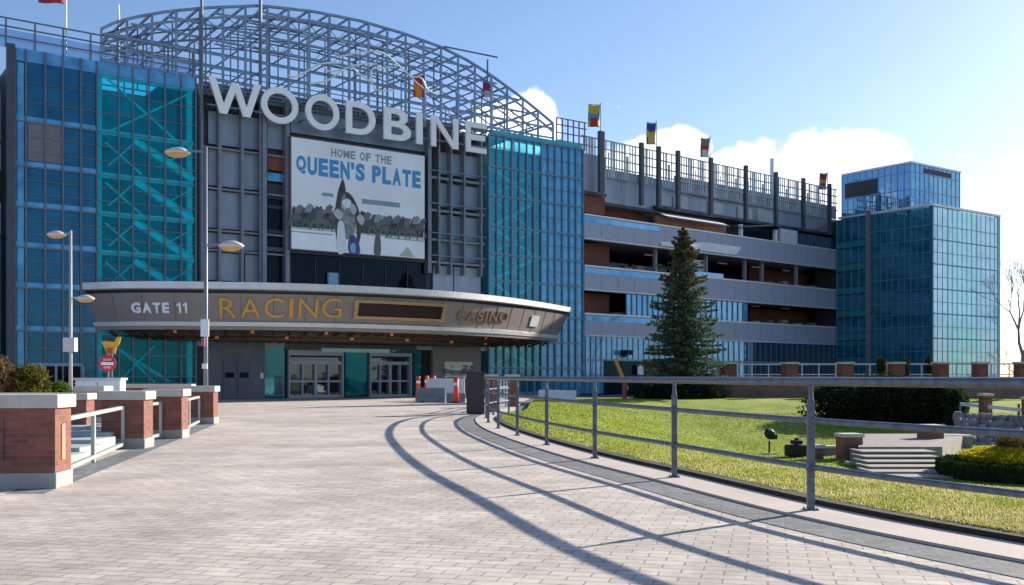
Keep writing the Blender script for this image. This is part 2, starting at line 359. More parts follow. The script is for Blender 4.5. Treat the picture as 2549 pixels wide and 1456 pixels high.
def build_grass():
    rng = np.random.default_rng(3); n = 230000
    Y = 6.5+ (rng.random(n)**2.0)*46; xe = np.interp(Y, ey, ex)+.50
    X = xe + rng.random(n)*np.clip(Y*.52-xe+.5, 1.0, 40)
    keep = X < Y*.56+1; X=X[keep]; Y=Y[keep]; n = len(X)
    Z = np.array([g(a,b) for a, b in zip(X,Y)])+.07
    h = .015+rng.random(n)*.028+.0003*Y; w = .004+.0006*Y; a = rng.random(n)*6.28; lx = (rng.random(n)-.5)*.05; ly = (rng.random(n)-.5)*.05
    V = np.zeros((n,3,3)); V[:,0] = np.c_[X-np.cos(a)*w, Y-np.sin(a)*w, Z]; V[:,1] = np.c_[X+np.cos(a)*w, Y+np.sin(a)*w, Z]; V[:,2] = np.c_[X+lx, Y+ly, Z+h]
    me = bpy.data.meshes.new('grass'); me.vertices.add(n*3); me.vertices.foreach_set('co', V.reshape(-1).astype(np.float32))
    me.loops.add(n*3); me.loops.foreach_set('vertex_index', np.arange(n*3, dtype=np.int32)); me.polygons.add(n)
    me.polygons.foreach_set('loop_start', np.arange(0,n*3,3,dtype=np.int32)); me.polygons.foreach_set('loop_total', np.full(n,3,dtype=np.int32)); me.update()
    m = bpy.data.materials.new('grass blades'); m.use_nodes = True; nt = m.node_tree; N = nt.nodes.new; L = nt.links.new
    nt.nodes.clear(); out = N('ShaderNodeOutputMaterial'); tc = N('ShaderNodeTexCoord'); n1 = N('ShaderNodeTexNoise'); n1.inputs['Scale'].default_value = .8; n1.inputs['Detail'].default_value=10; n1.inputs['Roughness'].default_value=.75
    L(tc.outputs['Object'], n1.inputs['Vector']); n3 = N('ShaderNodeTexNoise'); n3.inputs['Scale'].default_value = 14; L(tc.outputs['Object'], n3.inputs['Vector'])
    mx = N('ShaderNodeMix'); mx.data_type='FLOAT'; mx.inputs[0].default_value=.45; L(n1.outputs[0], mx.inputs[2]); L(n3.outputs[0], mx.inputs[3])
    cr = N('ShaderNodeValToRGB'); e = cr.color_ramp.elements; e[0].position=.36; e[0].color=(.11,.19,.015,1); e[1].position=.62; e[1].color=(.48,.42,.22,1); k=cr.color_ramp.elements.new(.5); k.color=(.27,.31,.06,1)
    L(straw(nt, mx.outputs[0], tc), cr.inputs[0]); d = N('ShaderNodeBsdfDiffuse'); t = N('ShaderNodeBsdfTranslucent'); L(cr.outputs[0], d.inputs[0]); L(cr.outputs[0], t.inputs[0])
    ms = N('ShaderNodeMixShader'); ms.inputs[0].default_value=.6; L(d.outputs[0], ms.inputs[1]); L(t.outputs[0], ms.inputs[2]); L(ms.outputs[0], out.inputs[0])
    me.materials.append(m); o = bpy.data.objects.new('grass', me); C.objects.link(o); tag(o, 'short green and straw coloured grass blades covering the lawn', 'grass', kind='stuff')
    # dandelions: yellow heads scattered in the near grass
    f = MB()
    for i in range(380):
        y = 7.2+random.random()**1.3*12; x = edge_x(y)+.5+random.random()**1.8*3.2
        z = g(x,y)+.105; r = .010+random.random()*.010
        b = len(f.v)
        for k in range(6): f.v.append((x+r*math.cos(k*1.047), y+r*math.sin(k*1.047), z))
        f.v += [(x,y,z+r*.7),(x,y,z-r*.4)]
        for k in range(6): f.f += [(b+k, b+(k+1)%6, b+6), (b+(k+1)%6, b+k, b+7)]
    tag(f.build('dandelions', mat('dandelion yellow', (.8,.62,.02), .7)), 'tiny yellow dandelion heads dotted through the near grass', 'wild flowers', kind='stuff')
build_grass()

# ================================================================== RAILING
def build_rail():
    rt = empty('metal_railing', (0,0,0), 0, 'blue grey tubular metal railing of three rails curving beside the lawn', 'railing')
    for nm, z, r in (('top_rail', 1.345, .045), ('middle_rail', .945, .031), ('bottom_rail', .47, .031)):
        MB().tube([p+Vector((0,0,z)) for p in RP], r, 12).build(nm, railm, rt, smooth=True)
    for (x, y) in [(7.1,3.6),(4.5,7.16)]+RAIL[4:]:
        m = MB(); m.box(x-.036,x+.036,y-.03,y+.03,.034,1.15); m.tube([(x,y,1.14),(x,y,1.22),(x,y,1.30)], [.034,.026,.026], 10)
        m.box(x-.07,x+.07,y-.07,y+.07,.031,.043)
        po = m.build('post', railm, rt, bevel=.006)
        for z, r in ((.945,.04),(.47,.04)): m = MB(); m.box(x-.044,x+.044,y-.04,y+.04,z-.045,z+.045); m.build('collar', railm, po, bevel=.01)
        for a, b in ((-1,-1),(1,-1),(1,1),(-1,1)): MB().lathe([(.010,.043),(.010,.056),(.004,.06)], x+a*.053, y+b*.053, 6).build('bolt', steelb, po)
build_rail()

# ================================================================== FRAMES OF THE BUILDINGS
class Frame:
    def __init__(s, ox, oy, dx, dy):
        n = math.hypot(dx, dy); s.o = (ox, oy); s.d = (dx/n, dy/n); s.ang = math.atan2(dy, dx)
    def at(s, x, y=None, v=0.0):
        k = (x-CX)/FX; (ox, oy), (dx, dy) = s.o, s.d; px_, py_ = -dy, dx
        u = (k*(oy+py_*v)-ox-px_*v)/(dx-dy*k)
        Y = oy+dy*u+py_*v
        return u if y is None else (u, EYE+(HY-y)*Y/FX)
    def atv(s, x, u):     # v on the plane u = const
        k = (x-CX)/FX; (ox, oy), (dx, dy) = s.o, s.d
        return (ox+dx*u-k*(oy+dy*u))/(k*dx+dy)
    def root(s, name, label, cat, group=None): return empty(name, (s.o[0], s.o[1], 0), s.ang, label, cat, group)
    def world(s, u, v, z=0): return Vector((s.o[0]+s.d[0]*u-s.d[1]*v, s.o[1]+s.d[1]*u+s.d[0]*v, z))
D1 = (.811,.585)
FM = Frame(-26.9, 55.4, *D1)
FW = Frame((1452-CX)/FX*80, 80, .7596, .650)
FT = Frame(38.83, 94.6, *D1)
UL, UC0, UC1, UR0, UR1 = 0., FM.at(492), FM.at(1212), FM.at(1216), FM.at(1450)

def text_mesh(s, x0, x1, z0, z1, y, depth, bold=0.0, name='letter'):
    cu = bpy.data.curves.new('t', 'FONT'); cu.body = s; cu.extrude = .05; cu.offset = bold; cu.resolution_u = 6
    o = bpy.data.objects.new('t', cu); C.objects.link(o); dg = bpy.context.evaluated_depsgraph_get(); dg.update()
    me = bpy.data.meshes.new_from_object(o.evaluated_get(dg)); bpy.data.objects.remove(o); bpy.data.curves.remove(cu)
    co = np.array([v.co[:] for v in me.vertices]); mn, mx = co.min(0), co.max(0); sz = np.maximum(mx-mn, 1e-6)
    for v in me.vertices:
        a = (np.array(v.co)-mn)/sz
        v.co = (x0+a[0]*(x1-x0), y-a[2]*depth, z0+a[1]*(z1-z0))
    me.name = name; me.update(); return me
def one_mesh(x0, x1, z0, z1, y, depth):
    w, h = x1-x0, z1-z0
    return MB().prism([(x0+a*w, z0+b*h) for a, b in ((.52,0),(1,0),(1,1),(.60,1),(0,.80),(0,.62),(.52,.76))], y-depth, y).mesh('letter')
def link_mesh(me, name, mt, parent):
    me.materials.clear(); me.materials.append(mt); o = bpy.data.objects.new(name, me); C.objects.link(o); o.parent = parent; return o

# ================================================================== MAIN BUILDING
def build_main():
    B = FM.root('entrance_building', 'large blue glass and grey metal racetrack building with an arched steel lattice on its roof', 'building')
    top = 19.2
    fl = [0.1, 3.85, 6.2, 8.4, 10.6, 12.8, 15.25, 18.5]      # storey lines of the left glass tower
    ul = [FM.at(x) for x in (37,64,112,156,201,241)]; ut = [FM.at(x) for x in (241,295,330,370,410,450,487)]
    # ---- left tower, blue bay
    w = 0
    for i in range(len(fl)-1):
        z0, z1 = fl[i]+.32, fl[i+1]
        m = MB(); m.box(ul[0]+.02, ul[5]-.06, .02, .10, z0, z1); m.build('window', blueg, B)
        m = MB(); m.box(ul[0]+.02, ul[5]-.06, -.01, .10, fl[i], fl[i]+.30); m.build('spandrel', blues, B)
    m = MB(); m.box(ul[0]+.02, ut[-1], 0.0, .10, 18.52, top); m.build('spandrel', blues, B)
    m = MB(); m.box(ul[0]+.12, ul[1]-.1, -.03, .015, .4, 18.4); m.build('corner_panel', blues, B)
    m = MB(); m.box(ul[1]+.1, ul[3], -.015, .02, 12.8+.36, 15.2); m.build('louvre_panel', mat('grey interior blind', (.17,.18,.20), .7, 0, .2, 1.5, streak=8), B)
    mm = MB()
    for u in ul: mm.box(u-.045, u+.045, -.09, .0, .1, top)
    for z in fl[:-1]: mm.box(ul[0], ul[5], -.07, -.015, z-.05, z+.03)
    for i in range(len(fl)-1):
        n = 3 if i else 4
        for k in range(1, n): z = fl[i]+(fl[i+1]-fl[i])*k/n; mm.box(ul[1], ul[5], -.035, .0, z-.02, z+.02)
    mm.build('mullions', mull, B)
    MB().box(-.42, -.02, -.25, .1, 0, top+.1).build('edge_column', mat('dark edge column', (.07,.085,.11), .5, .3), B)
    D = MB().box(ul[1]+.1, ul[4]+.1, -.05, -.02, .1, 2.0).build('side_doors', darkgl, B)
    f = MB(); a_, b_ = ul[1]+.1, ul[4]+.1; f.box(a_,b_,-.14,-.06,1.95,2.12)
    for k in range(5): uu = a_+(b_-a_)*k/4; f.box(uu-.06,uu+.06,-.14,-.06,.05,1.95)
    f.box(a_,b_,-.12,-.06,.95,1.03); f.build('door_frame', mat('door frame grey blue',(.24,.30,.38),.4,.3), D)
    # ---- left tower, see-through teal bay with stairs and bracing behind it
    for i in range(1, len(fl)-1):
        MB().box(ut[0]+.04, ut[-1]-.04, .02, .05, fl[i]+.05, fl[i+1]-.02).build('window', tealg, B)
    MB().box(ut[0]+.04, ut[-1]-.04, .02, .05, .1, 3.85).build('window', tealg, B)
    mm = MB()
    for u in ut: mm.box(u-.04, u+.04, -.08, .015, .1, top)
    for i in range(len(fl)-1):
        for k in range(0, 3): z = fl[i]+(fl[i+1]-fl[i])*k/3; mm.box(ut[0], ut[-1], -.04, .012, z-.025, z+.025)
    mm.build('mullions', mull, B)
    for i in range(len(fl)):
        MB().box(ut[0]+.1, ut[-1]-.1, .12, .4, fl[i]-.10, fl[i]+.18).build('floor_beam', brace, B)
        if i < len(fl)-1: MB().box(ut[0]+.1, ut[-1]-.1, 3.2, 3.88, fl[i]-.08, fl[i]+.05).build('landing', conc, B)
    MB().box(ut[0]+.08, ut[0]+.35, .3, .6, .1, 18.6).build('inner_column', brace, B)
    MB().box(ut[-1]-.4, ut[-1]-.12, .3, .6, .1, 18.6).build('inner_column', brace, B)
    def br(x0,y0,x1,y1,wd,v=.25,nm='brace'):
        (a, za), (b, zb) = FM.at(x0,y0,v), FM.at(x1,y1,v); m = MB(); m.bar((a,v,za),(b,v,zb),wd,wd*.8)
        if wd > .25:
            for k in range(12): t=(k+.5)/12; uu=a+(b-a)*t; zz=za+(zb-za)*t; m.box(uu-.12,uu+.12,v+.1,v+1.2,zz,zz+.05)
        m.build(nm, brace, B)
    br(262,192,462,372,.13); br(462,238,262,332,.13)
    for y in (352, 452, 553, 650):
        br(332,y,480,y+98,.40,.3,'stair_flight'); br(262,y+2,352,y+82,.12); br(470,y+22,400,y+62,.10,.5); br(330,y+8,270,y+60,.12,.3); br(352,y,480,y+84,.08,.14)
    br(300,870,385,952,.12); br(385,860,300,945,.10); br(262,850,420,950,.22,.7,'stair_flight')
    MB().box(ul[0], ul[5]-.02, .12, 8, 0, top-.5).build('core', paneld, B)
    MB().box(ut[0]+.02, UC0-.05, 3.9, 8, 0, top-.5).build('back_wall', mat('interior blue grey wall', (.10,.38,.44), .8, 0, .4, .8), B)
    # ---- centre: grey panels on a dark ground
    MB().box(UC0, UC1, .5, 22, 0, 18.7).build('core', paneld, B)
    def pan(x0, ya, x1, yb, mt=panel, v=.42, nm='wall_panel', th=.10, ref=None):
        xr = ref or (x0+x1)/2; u0, u1 = FM.at(x0, v=v), FM.at(x1, v=v); za = FM.at(xr, ya, v)[1]; zb = FM.at(xr, yb, v)[1]
        return MB().box(u0, u1, v-th, v, zb, za).build(nm, mt, B)
    for x0, x1 in ((517,545),(548,598),(604,650)):
        for ya, yb in ((286,366),(380,468),(481,572),(584,622)): pan(x0,ya,x1,yb,ref=580)
    for ya, yb in ((300,372),): pan(664,ya,705,yb,ref=685)
    pan(516,632,606,700,panel2,ref=580); pan(609,632,660,700,panel2,ref=580)
    pan(722,296,1058,352,panel,ref=870); 
    for x0, x1 in ((1090,1118),(1121,1152),(1155,1190)):
        for ya, yb in ((386,440),(462,520),(540,598),(606,652)): pan(x0,ya,x1,yb,ref=1140)
    pan(1076,665,1125,742,panel2,ref=1140); pan(1128,665,1194,742,panel2,ref=1140)
    m = MB(); 
    for x in (500, 546, 602): u = FM.at(x); m.box(u-.09,u+.09,-.12,.3,6.6,19.0)
    for x in (655, 712): u = FM.at(x); m.box(u-.14,u+.14,-.25,.3,6.6,19.0)
    for y in (374,474,577,626):
        z = FM.at(580,y)[1]; m.box(FM.at(500),FM.at(712),-.05,.3,z-.05,z+.05)
    m.build('steel_framework', mat('facade steel', (.20,.225,.27), .45, .4, .15, 2), B); m = MB()
    for x in (1066,1090,1120,1153,1195): u = FM.at(x); wd_ = .14 if x == 1066 else .06; m.box(u-wd_,u+wd_,-.2,.3,8.5,18.6)
    for y in (450,530,602,657):
        z = FM.at(1140,y)[1]; m.box(FM.at(1066),FM.at(1204),-.08,.3,z-.08,z+.08)
        z2 = z+.45; m.box(FM.at(1066),FM.at(1204),-.3,-.22,z2-.03,z2+.03); 
    m.build('steel_framework', mat('facade steel', (.20,.225,.27), .45, .4, .15, 2), B)
    # narrow slot left of the screen
    pan(664,386,702,425,brickf,.3,'brick_infill'); pan(664,432,702,452,blues,.3,'window')
    for ya, yb in ((460,496),(512,520),(572,588)): pan(664,ya,702,yb,paneld,.3,'slot_panel')
    for ya, yb in ((497,511),(521,571),(589,612)): pan(664,ya,702,yb,darkgl,.35,'window')
    # loggia below the screen
    u0, u1 = FM.at(663), FM.at(1072); zb, zt = 7.15, 9.0
    pan(663,630,1072,640,mat('soffit edge steel',(.09,.09,.10),.5,.3), .2, 'lintel')
    MB().box(u0, u1, -.0, .45, 6.4, 7.12).build('parapet', panel2, B)
    MB().box(u0+.2, u1-.2, .30, .40, 7.15, 9.2).build('window', darkgl, B)
    for k in range(1,7): uu = u0+(u1-u0)*k/7; MB().box(uu-.03,uu+.03,.22,.32,7.15,9.0).build('mullion', paneld, B)
    MB().box(FM.at(818),FM.at(842),.0,.25,7.2,8.1).build('poster', mat('pale blue poster',(.2,.4,.55),.5), B)
    MB().box(UC0+.0, UR0, .1, .5, 3.2, 6.7).build('lower_wall', panel2, B)
    # ---- ground floor under the canopy
    zt = 3.5
    MB().box(FM.at(520), FM.at(660), .05, .48, 0, zt).build('wall_panel', mat('ground floor blue grey panel', (.13,.15,.18), .5, .2, .15, 1.5), B)
    for xa in (556, 592):
        d = MB().box(FM.at(xa), FM.at(xa+30), -.02, .05, .02, 2.35).build('door', mat('service door paint', (.11,.135,.165), .5, .2, .1, 2), B)
        MB().box(FM.at(xa+4), FM.at(xa+26), -.05, -.02, 1.3, 1.62).build('door_window', darkgl, d)
    MB().box(FM.at(648), FM.at(655), -.03, .05, 1.25, 1.6).build('notice', whites, B)
    MB().box(FM.at(660), FM.at(712), .2, .3, .05, zt).build('window', tealg2, B)
    MB().box(FM.at(864), FM.at(918), .2, .3, .05, zt).build('window', tealg, B)
    MB().box(FM.at(1036), FM.at(1052), .2, .3, .05, zt).build('window', tealg2, B)
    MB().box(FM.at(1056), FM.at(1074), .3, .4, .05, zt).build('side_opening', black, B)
    MB().box(FM.at(1078), FM.at(1198), .05, .48, .0, zt).build('wall_panel', mat('warm grey render', (.22,.21,.20), .7, 0, .1, 2), B)
    MB().box(FM.at(1106), FM.at(1176), .0, .05, 1.0, 2.4).build('window', glassmat('hazy window glass',(0,0,0),(.5,.6,.7),0,(.10,.12,.14),.2), B)
    MB().box(FM.at(712), FM.at(1036), .0, .2, 3.05, zt).build('transom', mat('entrance header',(.10,.11,.13),.5,.3), B)
    MB().box(FM.at(800), FM.at(1030), -.02, .01, 2.95, 3.2).build('transom_window', glassmat('clerestory glass',(0,0,0),(.4,.7,.8),0,(.05,.16,.2),.2), B)
    for x0, x1 in ((722,852),(924,1022)):
        u0, u1 = FM.at(x0), FM.at(x1); w_ = u1-u0
        D = MB().box(u0, u1, .30, .36, .05, 2.6).build('glass_doors', glassmat('lobby door glass',(0,0,0),(.55,.7,.85),0,(.022,.022,.028),.14), B)
        f = MB(); f.box(u0-.1,u0,.0,.3,0,3.05); f.box(u1,u1+.1,.0,.3,0,3.05); f.box(u0,u1,.0,.3,2.72,3.05)
        f.box(u0,u1,.1,.3,2.15,2.38); 
        for k in range(0,5): uu = u0+w_*k/4; ww = .09 if k==2 else .05; f.box(uu-ww,uu+ww,.12,.29,0,2.15)
        f.box(u0,u1,.15,.29,1.0,1.12); f.box(u0,u1,.14,.29,0,.18)
        f.build('door_frame', mat('pale blue aluminium', (.30,.36,.42), .4, .4, .08, 2), D)
    # potted greenery behind the glass between the doors
    # ---- right glass tower
    rows = 14; mt2 = None
    zt = 18.8; n = 13
    us = [UR0+(UR1-UR0)*i/n for i in range(n+1)]
    usplit = us[7]
    st = [0.1, 2.0, 3.9, 5.8, 8.3, 10.2, 12.2, 14.4, 16.5, zt]
    for i in range(len(st)-1):
        MB().box(UR0+.05, usplit-.03, .04, .07, st[i]+.03, st[i+1]-.03).build('window', tealg2, B)
        MB().box(usplit+.03, UR1-.03, .04, .07, st[i]+.03, st[i+1]-.03).build('window', skyg, B)
    mm = MB()
    for i, u in enumerate(us): mm.box(u-(.035 if i%3 else .07), u+(.035 if i%3 else .07), -.10, .035, .1, zt)
    for z in st: mm.box(UR0, UR1, -.07, .03, z-.07, z+.07)
    for i in range(len(st)-1):
        z = (st[i]+st[i+1])/2; mm.box(UR0, UR1, -.03, .03, z-.02, z+.02)
    mm.build('mullions', mull2, B)
    for z in st: MB().box(UR0+.3, UR1-.2, .12, .5, z-.14, z+.14).build('floor_beam', brace, B)
    for i in range(1, len(st)-2):
        a, b = (UR0+.4, usplit-.2); z0, z1 = st[i], st[i+1]
        if i % 2: a, b = b, a
        MB().bar((a,.35,z0),(b,.35,z1),.28,.2).build('stair_flight', brace, B)
        MB().bar((b,.6,z0),(a,.6,z1),.12,.12).build('brace', brace, B)
    MB().box(UR1-.12, UR1, .1, 9, .1, zt).build('side_glass', skyg, B)
    MB().box(UR0, UR1-.15, 2.4, 9, 0, zt-.3).build('back_wall', mat('interior teal grey wall', (.14,.34,.40), .8, 0, .35, 1.5), B)
    MB().box(UR0+.1, UR1-.05, -.02, .1, zt+.0, zt+.35).build('spandrel', teals, B)
    # ---- roof edge: parapet rails
    def rails(x0, x1, zs, step, v, name, thick=.05, zlow=None):
        u0, u1 = FM.at(x0, v=v), FM.at(x1, v=v); m = MB()
        for z in zs: m.box(u0, u1, v-thick/2, v+thick/2, z-thick/2, z+thick/2)
        k = int((u1-u0)/step)
        for i in range(k+1): u = u0+i*step; m.box(u-thick*.6, u+thick*.6, v-thick*.6, v+thick*.6, zlow or top, max(zs))
        return m.build(name, steel, B)
    rails(-60, 505, (19.75,20.3,20.75), 1.45, .15, 'parapet_rail', .07)
    MB().box(-5, UC0, .35, .38, top+.02, 20.2).build('parapet_glass', glassmat('clear parapet glass',(.80,.88,.97),(.6,.75,.95),.85,(.2,.3,.45),.12), B)
    # ---- arched lattice on the roof
    uc = (FM.at(250)+FM.at(1380))/2; hw = (FM.at(1380)-FM.at(250))/2
    AP = [FM.at(*q) for q in ((250,72),(285,55),(330,42),(420,26),(520,17),(650,12),(780,26),(900,50),(1010,82),(1100,115),(1170,150),(1235,192),(1300,240),(1345,276),(1380,306))]
    def arch(u, lift=0): return float(np.interp(u, [a[0] for a in AP], [a[1] for a in AP]))+lift
    def arch_old(u, lift=0): t = (u-uc)/hw; return 20.4+lift+4.6*math.sqrt(max(0,1-t*t*.93)) - 4.6*math.sqrt(.07)*0 -.35*(1 if abs(t)>.98 else 0)
    def zroof(u): return 18.9
    L_ = empty_part('roof_lattice', B)
    for k, v in enumerate((.2, 2.6, 5.2, 8.0)):
        m = MB(); N_ = 46; pr = None; th = .15 if k == 0 else .085
        ust = max(uc-hw, FM.at(252, v=v)); us_ = [ust+(uc+hw-ust)*i/N_ for i in range(N_+1)]
        for lift, t_ in ((0,th),(-.62,th*.8)):
            for i in range(N_): m.bar((us_[i],v,arch(us_[i],lift)),(us_[i+1],v,arch(us_[i+1],lift)),t_)
        st_ = 2 if k in (0,2) else 3
        for i in range(0, N_+1, st_):
            u = us_[i]; m.box(u-th*.42,u+th*.42,v-th*.42,v+th*.42, 18.6, arch(u))
        for i in (range(N_) if k in (1,3) else ()):         # web of the arch truss
            a, b = us_[i], us_[i+1]; m.bar((a,v,arch(a, 0 if i%2 else -.62)),(b,v,arch(b, -.62 if i%2 else 0)),th*.45)
        for z in (19.35,20.1,20.9,21.75,22.6,23.4,24.1):
            ins = [u for u in [ust+(uc+hw-ust)*i/200 for i in range(201)] if arch(u,-.3) > z]
            if ins: m.box(ins[0], ins[-1], v-th*.35, v+th*.35, z-th*.4, z+th*.4)
        m.build('arch_frame', steelb if k%2==0 else steel, L_)
    m = MB()
    for i in range(0, 47, 2):
        u = uc-hw+2*hw*i/46; z = arch(u); vend = 8.0
        while vend > .4 and FM.at(252, v=vend) > u: vend -= .3
        if vend < .8: continue
        m.bar((u,.2,z),(u,vend,z),.12); 
        if i % 4 == 0: m.bar((u,.2,z-.62),(u,vend,z-.62),.09)
        if i % 4 == 0:
            for zz in (20.1,21.75): 
                if zz < z: m.bar((u,.2,zz),(u,vend,zz),.08)
    m.build('purlins', steelb, L_)
    m = MB(); m.box(FM.at(490), FM.at(1260), 6.0, 6.9, 20.5, 20.62)
    for zz in (21.05,21.5): m.box(FM.at(490), FM.at(1260), 5.95, 6.0, zz-.025, zz+.025)
    m.build('catwalk', mat('rusty brown catwalk', (.10,.075,.055), .7, 0, .3, 2), L_)
    # dark tie band behind the letters
    m = MB(); m.box(UC0+.3, UC1+.4, .1, .5, 18.35, 18.55); m.box(UC0+.3, UC1+.4, -.1, .1, 18.95, 19.08); m.build('sign_rail', steel, L_)
    # masts through the roof
    for x, zt_, r in ((502,28.5,.10),(648,27.5,.12)):
        u = FM.at(x, v=-.1); MB().tube([(u,-.1,6.7),(u,-.1,zt_)], r, 8).build('mast', steel, B)
    # outrigger rail at the right top of the lattice
    q0, q1, q2, q3_ = FM.at(1213,190), FM.at(1213,143), FM.at(1105,116), FM.at(1238,143); MB().bar((q0[0],0,q0[1]-.5),(q1[0],0,q1[1]-.15),.09).bar((q2[0],0,q2[1]),(q3_[0],0,q3_[1]),.09).build('outrigger', steel, L_)
    # screens on the roof right of the lattice
    rails(1385, 1460, (19.3,19.9,20.5,21.0), .55, .3, 'parapet_rail', .07, 18.8)
    return B
def empty_part(name, parent):
    m = MB(); m.box(8, 33, .6, 8.5, 18.6, 18.72); return m.build(name, panel, parent)
MAIN = build_main()

# ---- WOODBINE sign
def build_sign():
    S = FM.root('rooftop_sign', 'huge white capital letters reading WOODBINE across the top of the facade', 'sign')
    v = -.6
    for ch, x0, x1 in (('W',517,648),('O',648,740),('O',758,842),('D',859,932),('B',953,1020),('I',1034,1049),('N',1071,1138),('E',1158,1208)):
        u0, u1 = FM.at(x0, v=v), FM.at(x1, v=v); ex_ = .07 if ch == 'O' else 0
        z0, z1 = 17.13-ex_, 19.25+ex_
        if ch == 'O':
            m = MB(); n = 36; uc = (u0+u1)/2; zc = (z0+z1)/2; a = (u1-u0)/2; b_ = (z1-z0)/2; t = .38
            for k in range(n):
                p = 2*math.pi*k/n; q = 2*math.pi*(k+1)/n
                def pt(ang, s): return (uc+(a-s)*math.cos(ang), zc+(b_-s)*math.sin(ang))
                m.prism([pt(p,0),pt(q,0),pt(q,t),pt(p,t)], v-.16, v)
            m.build('letter', letterw, S)
        elif ch == 'I': MB().box(u0,u1,v-.16,v,z0,z1).build('letter', letterw, S)
        elif ch == 'W':
            m = MB(); t = .42; w = u1-u0
            def st(a, b_): m.prism([(a-t/2,z1),(a+t/2,z1),(b_+t/2,z0),(b_-t/2,z0)], v-.16, v)
            xs_ = [u0+t/2, u0+w*.28, u0+w*.5, u0+w*.72, u1-t/2]
            m2 = m; st(xs_[0], xs_[1])
            m.prism([(xs_[1]-t/2,z0),(xs_[1]+t/2,z0),(xs_[2]+t/2,z1-.15),(xs_[2]-t/2,z1-.15)], v-.163, v+.003)
            m.prism([(xs_[2]-t/2,z1-.15),(xs_[2]+t/2,z1-.15),(xs_[3]+t/2,z0),(xs_[3]-t/2,z0)], v-.166, v+.006)
            m.prism([(xs_[3]-t/2,z0),(xs_[3]+t/2,z0),(xs_[4]+t/2,z1),(xs_[4]-t/2,z1)], v-.16, v)
            m.build('letter', letterw, S)
        elif ch == 'E':
            m = MB(); t = .36; m.box(u0,u0+t,v-.16,v,z0,z1)
            for z in (z0, (z0+z1)/2-t/2, z1-t): m.box(u0+t,u1-(.12 if z not in (z0, z1-t) else 0),v-.16,v,z,z+t)
            m.build('letter', letterw, S)
        elif ch == 'N':
            m = MB(); t = .38; m.box(u0,u0+t,v-.16,v,z0,z1); m.box(u1-t,u1,v-.16,v,z0,z1)
            m.prism([(u0,z1),(u0+t*1.15,z1),(u1,z0),(u1-t*1.15,z0)], v-.165, v+.003); m.build('letter', letterw, S)
        else:
            link_mesh(text_mesh(ch,u0,u1,z0,z1,v,.16,.018), 'letter', letterw, S)
    m = MB()
    for x in range(530,1210,56): u = FM.at(x, v=-.3); m.bar((u,-.6,17.6),(u,.5,17.6),.08); m.bar((u,-.6,18.7),(u,.5,18.7),.08)
    u0, u1 = FM.at(515,v=-.6), FM.at(1212,v=-.6); m.box(u0,u1,-.62,-.56,17.55,17.65); m.box(u0,u1,-.62,-.56,18.65,18.75)
    m.build('support_frame', steel, S)
    # outline emblem above the letters
    E = FM.root('rooftop_emblem', 'thin white flowing line emblem standing above the WOODBINE letters', 'emblem')
    def z2(x, y): return (700+x/2.08)*.6636, (y/2.08)*.6636
    strokes = [[(785,590),(850,600),(930,560),(1040,500),(1180,490)], [(1165,445),(1250,430),(1340,410),(1470,400)], [(960,655),(1060,640),(1130,610),(1200,560),(1290,515),(1390,500),(1480,500)],
        [(1470,395),(1560,430),(1640,500),(1720,570),(1790,640),(1850,690)], [(1600,520),(1540,530),(1450,540),(1440,600),(1465,690),(1540,710),(1620,700)], [(1070,520),(1120,560),(1230,540)], [(1750,600),(1830,610),(1880,700),(1960,740)], [(1290,520),(1350,580),(1440,640)]]
    for s in strokes:
        pts = [FM.at(*z2(*p), v=-.5) for p in s]; pts = spline([(u,-.5,z) for u, z in pts], 5)
        MB().tube(pts, .06, 6).build('stroke', whites, E)
build_sign()

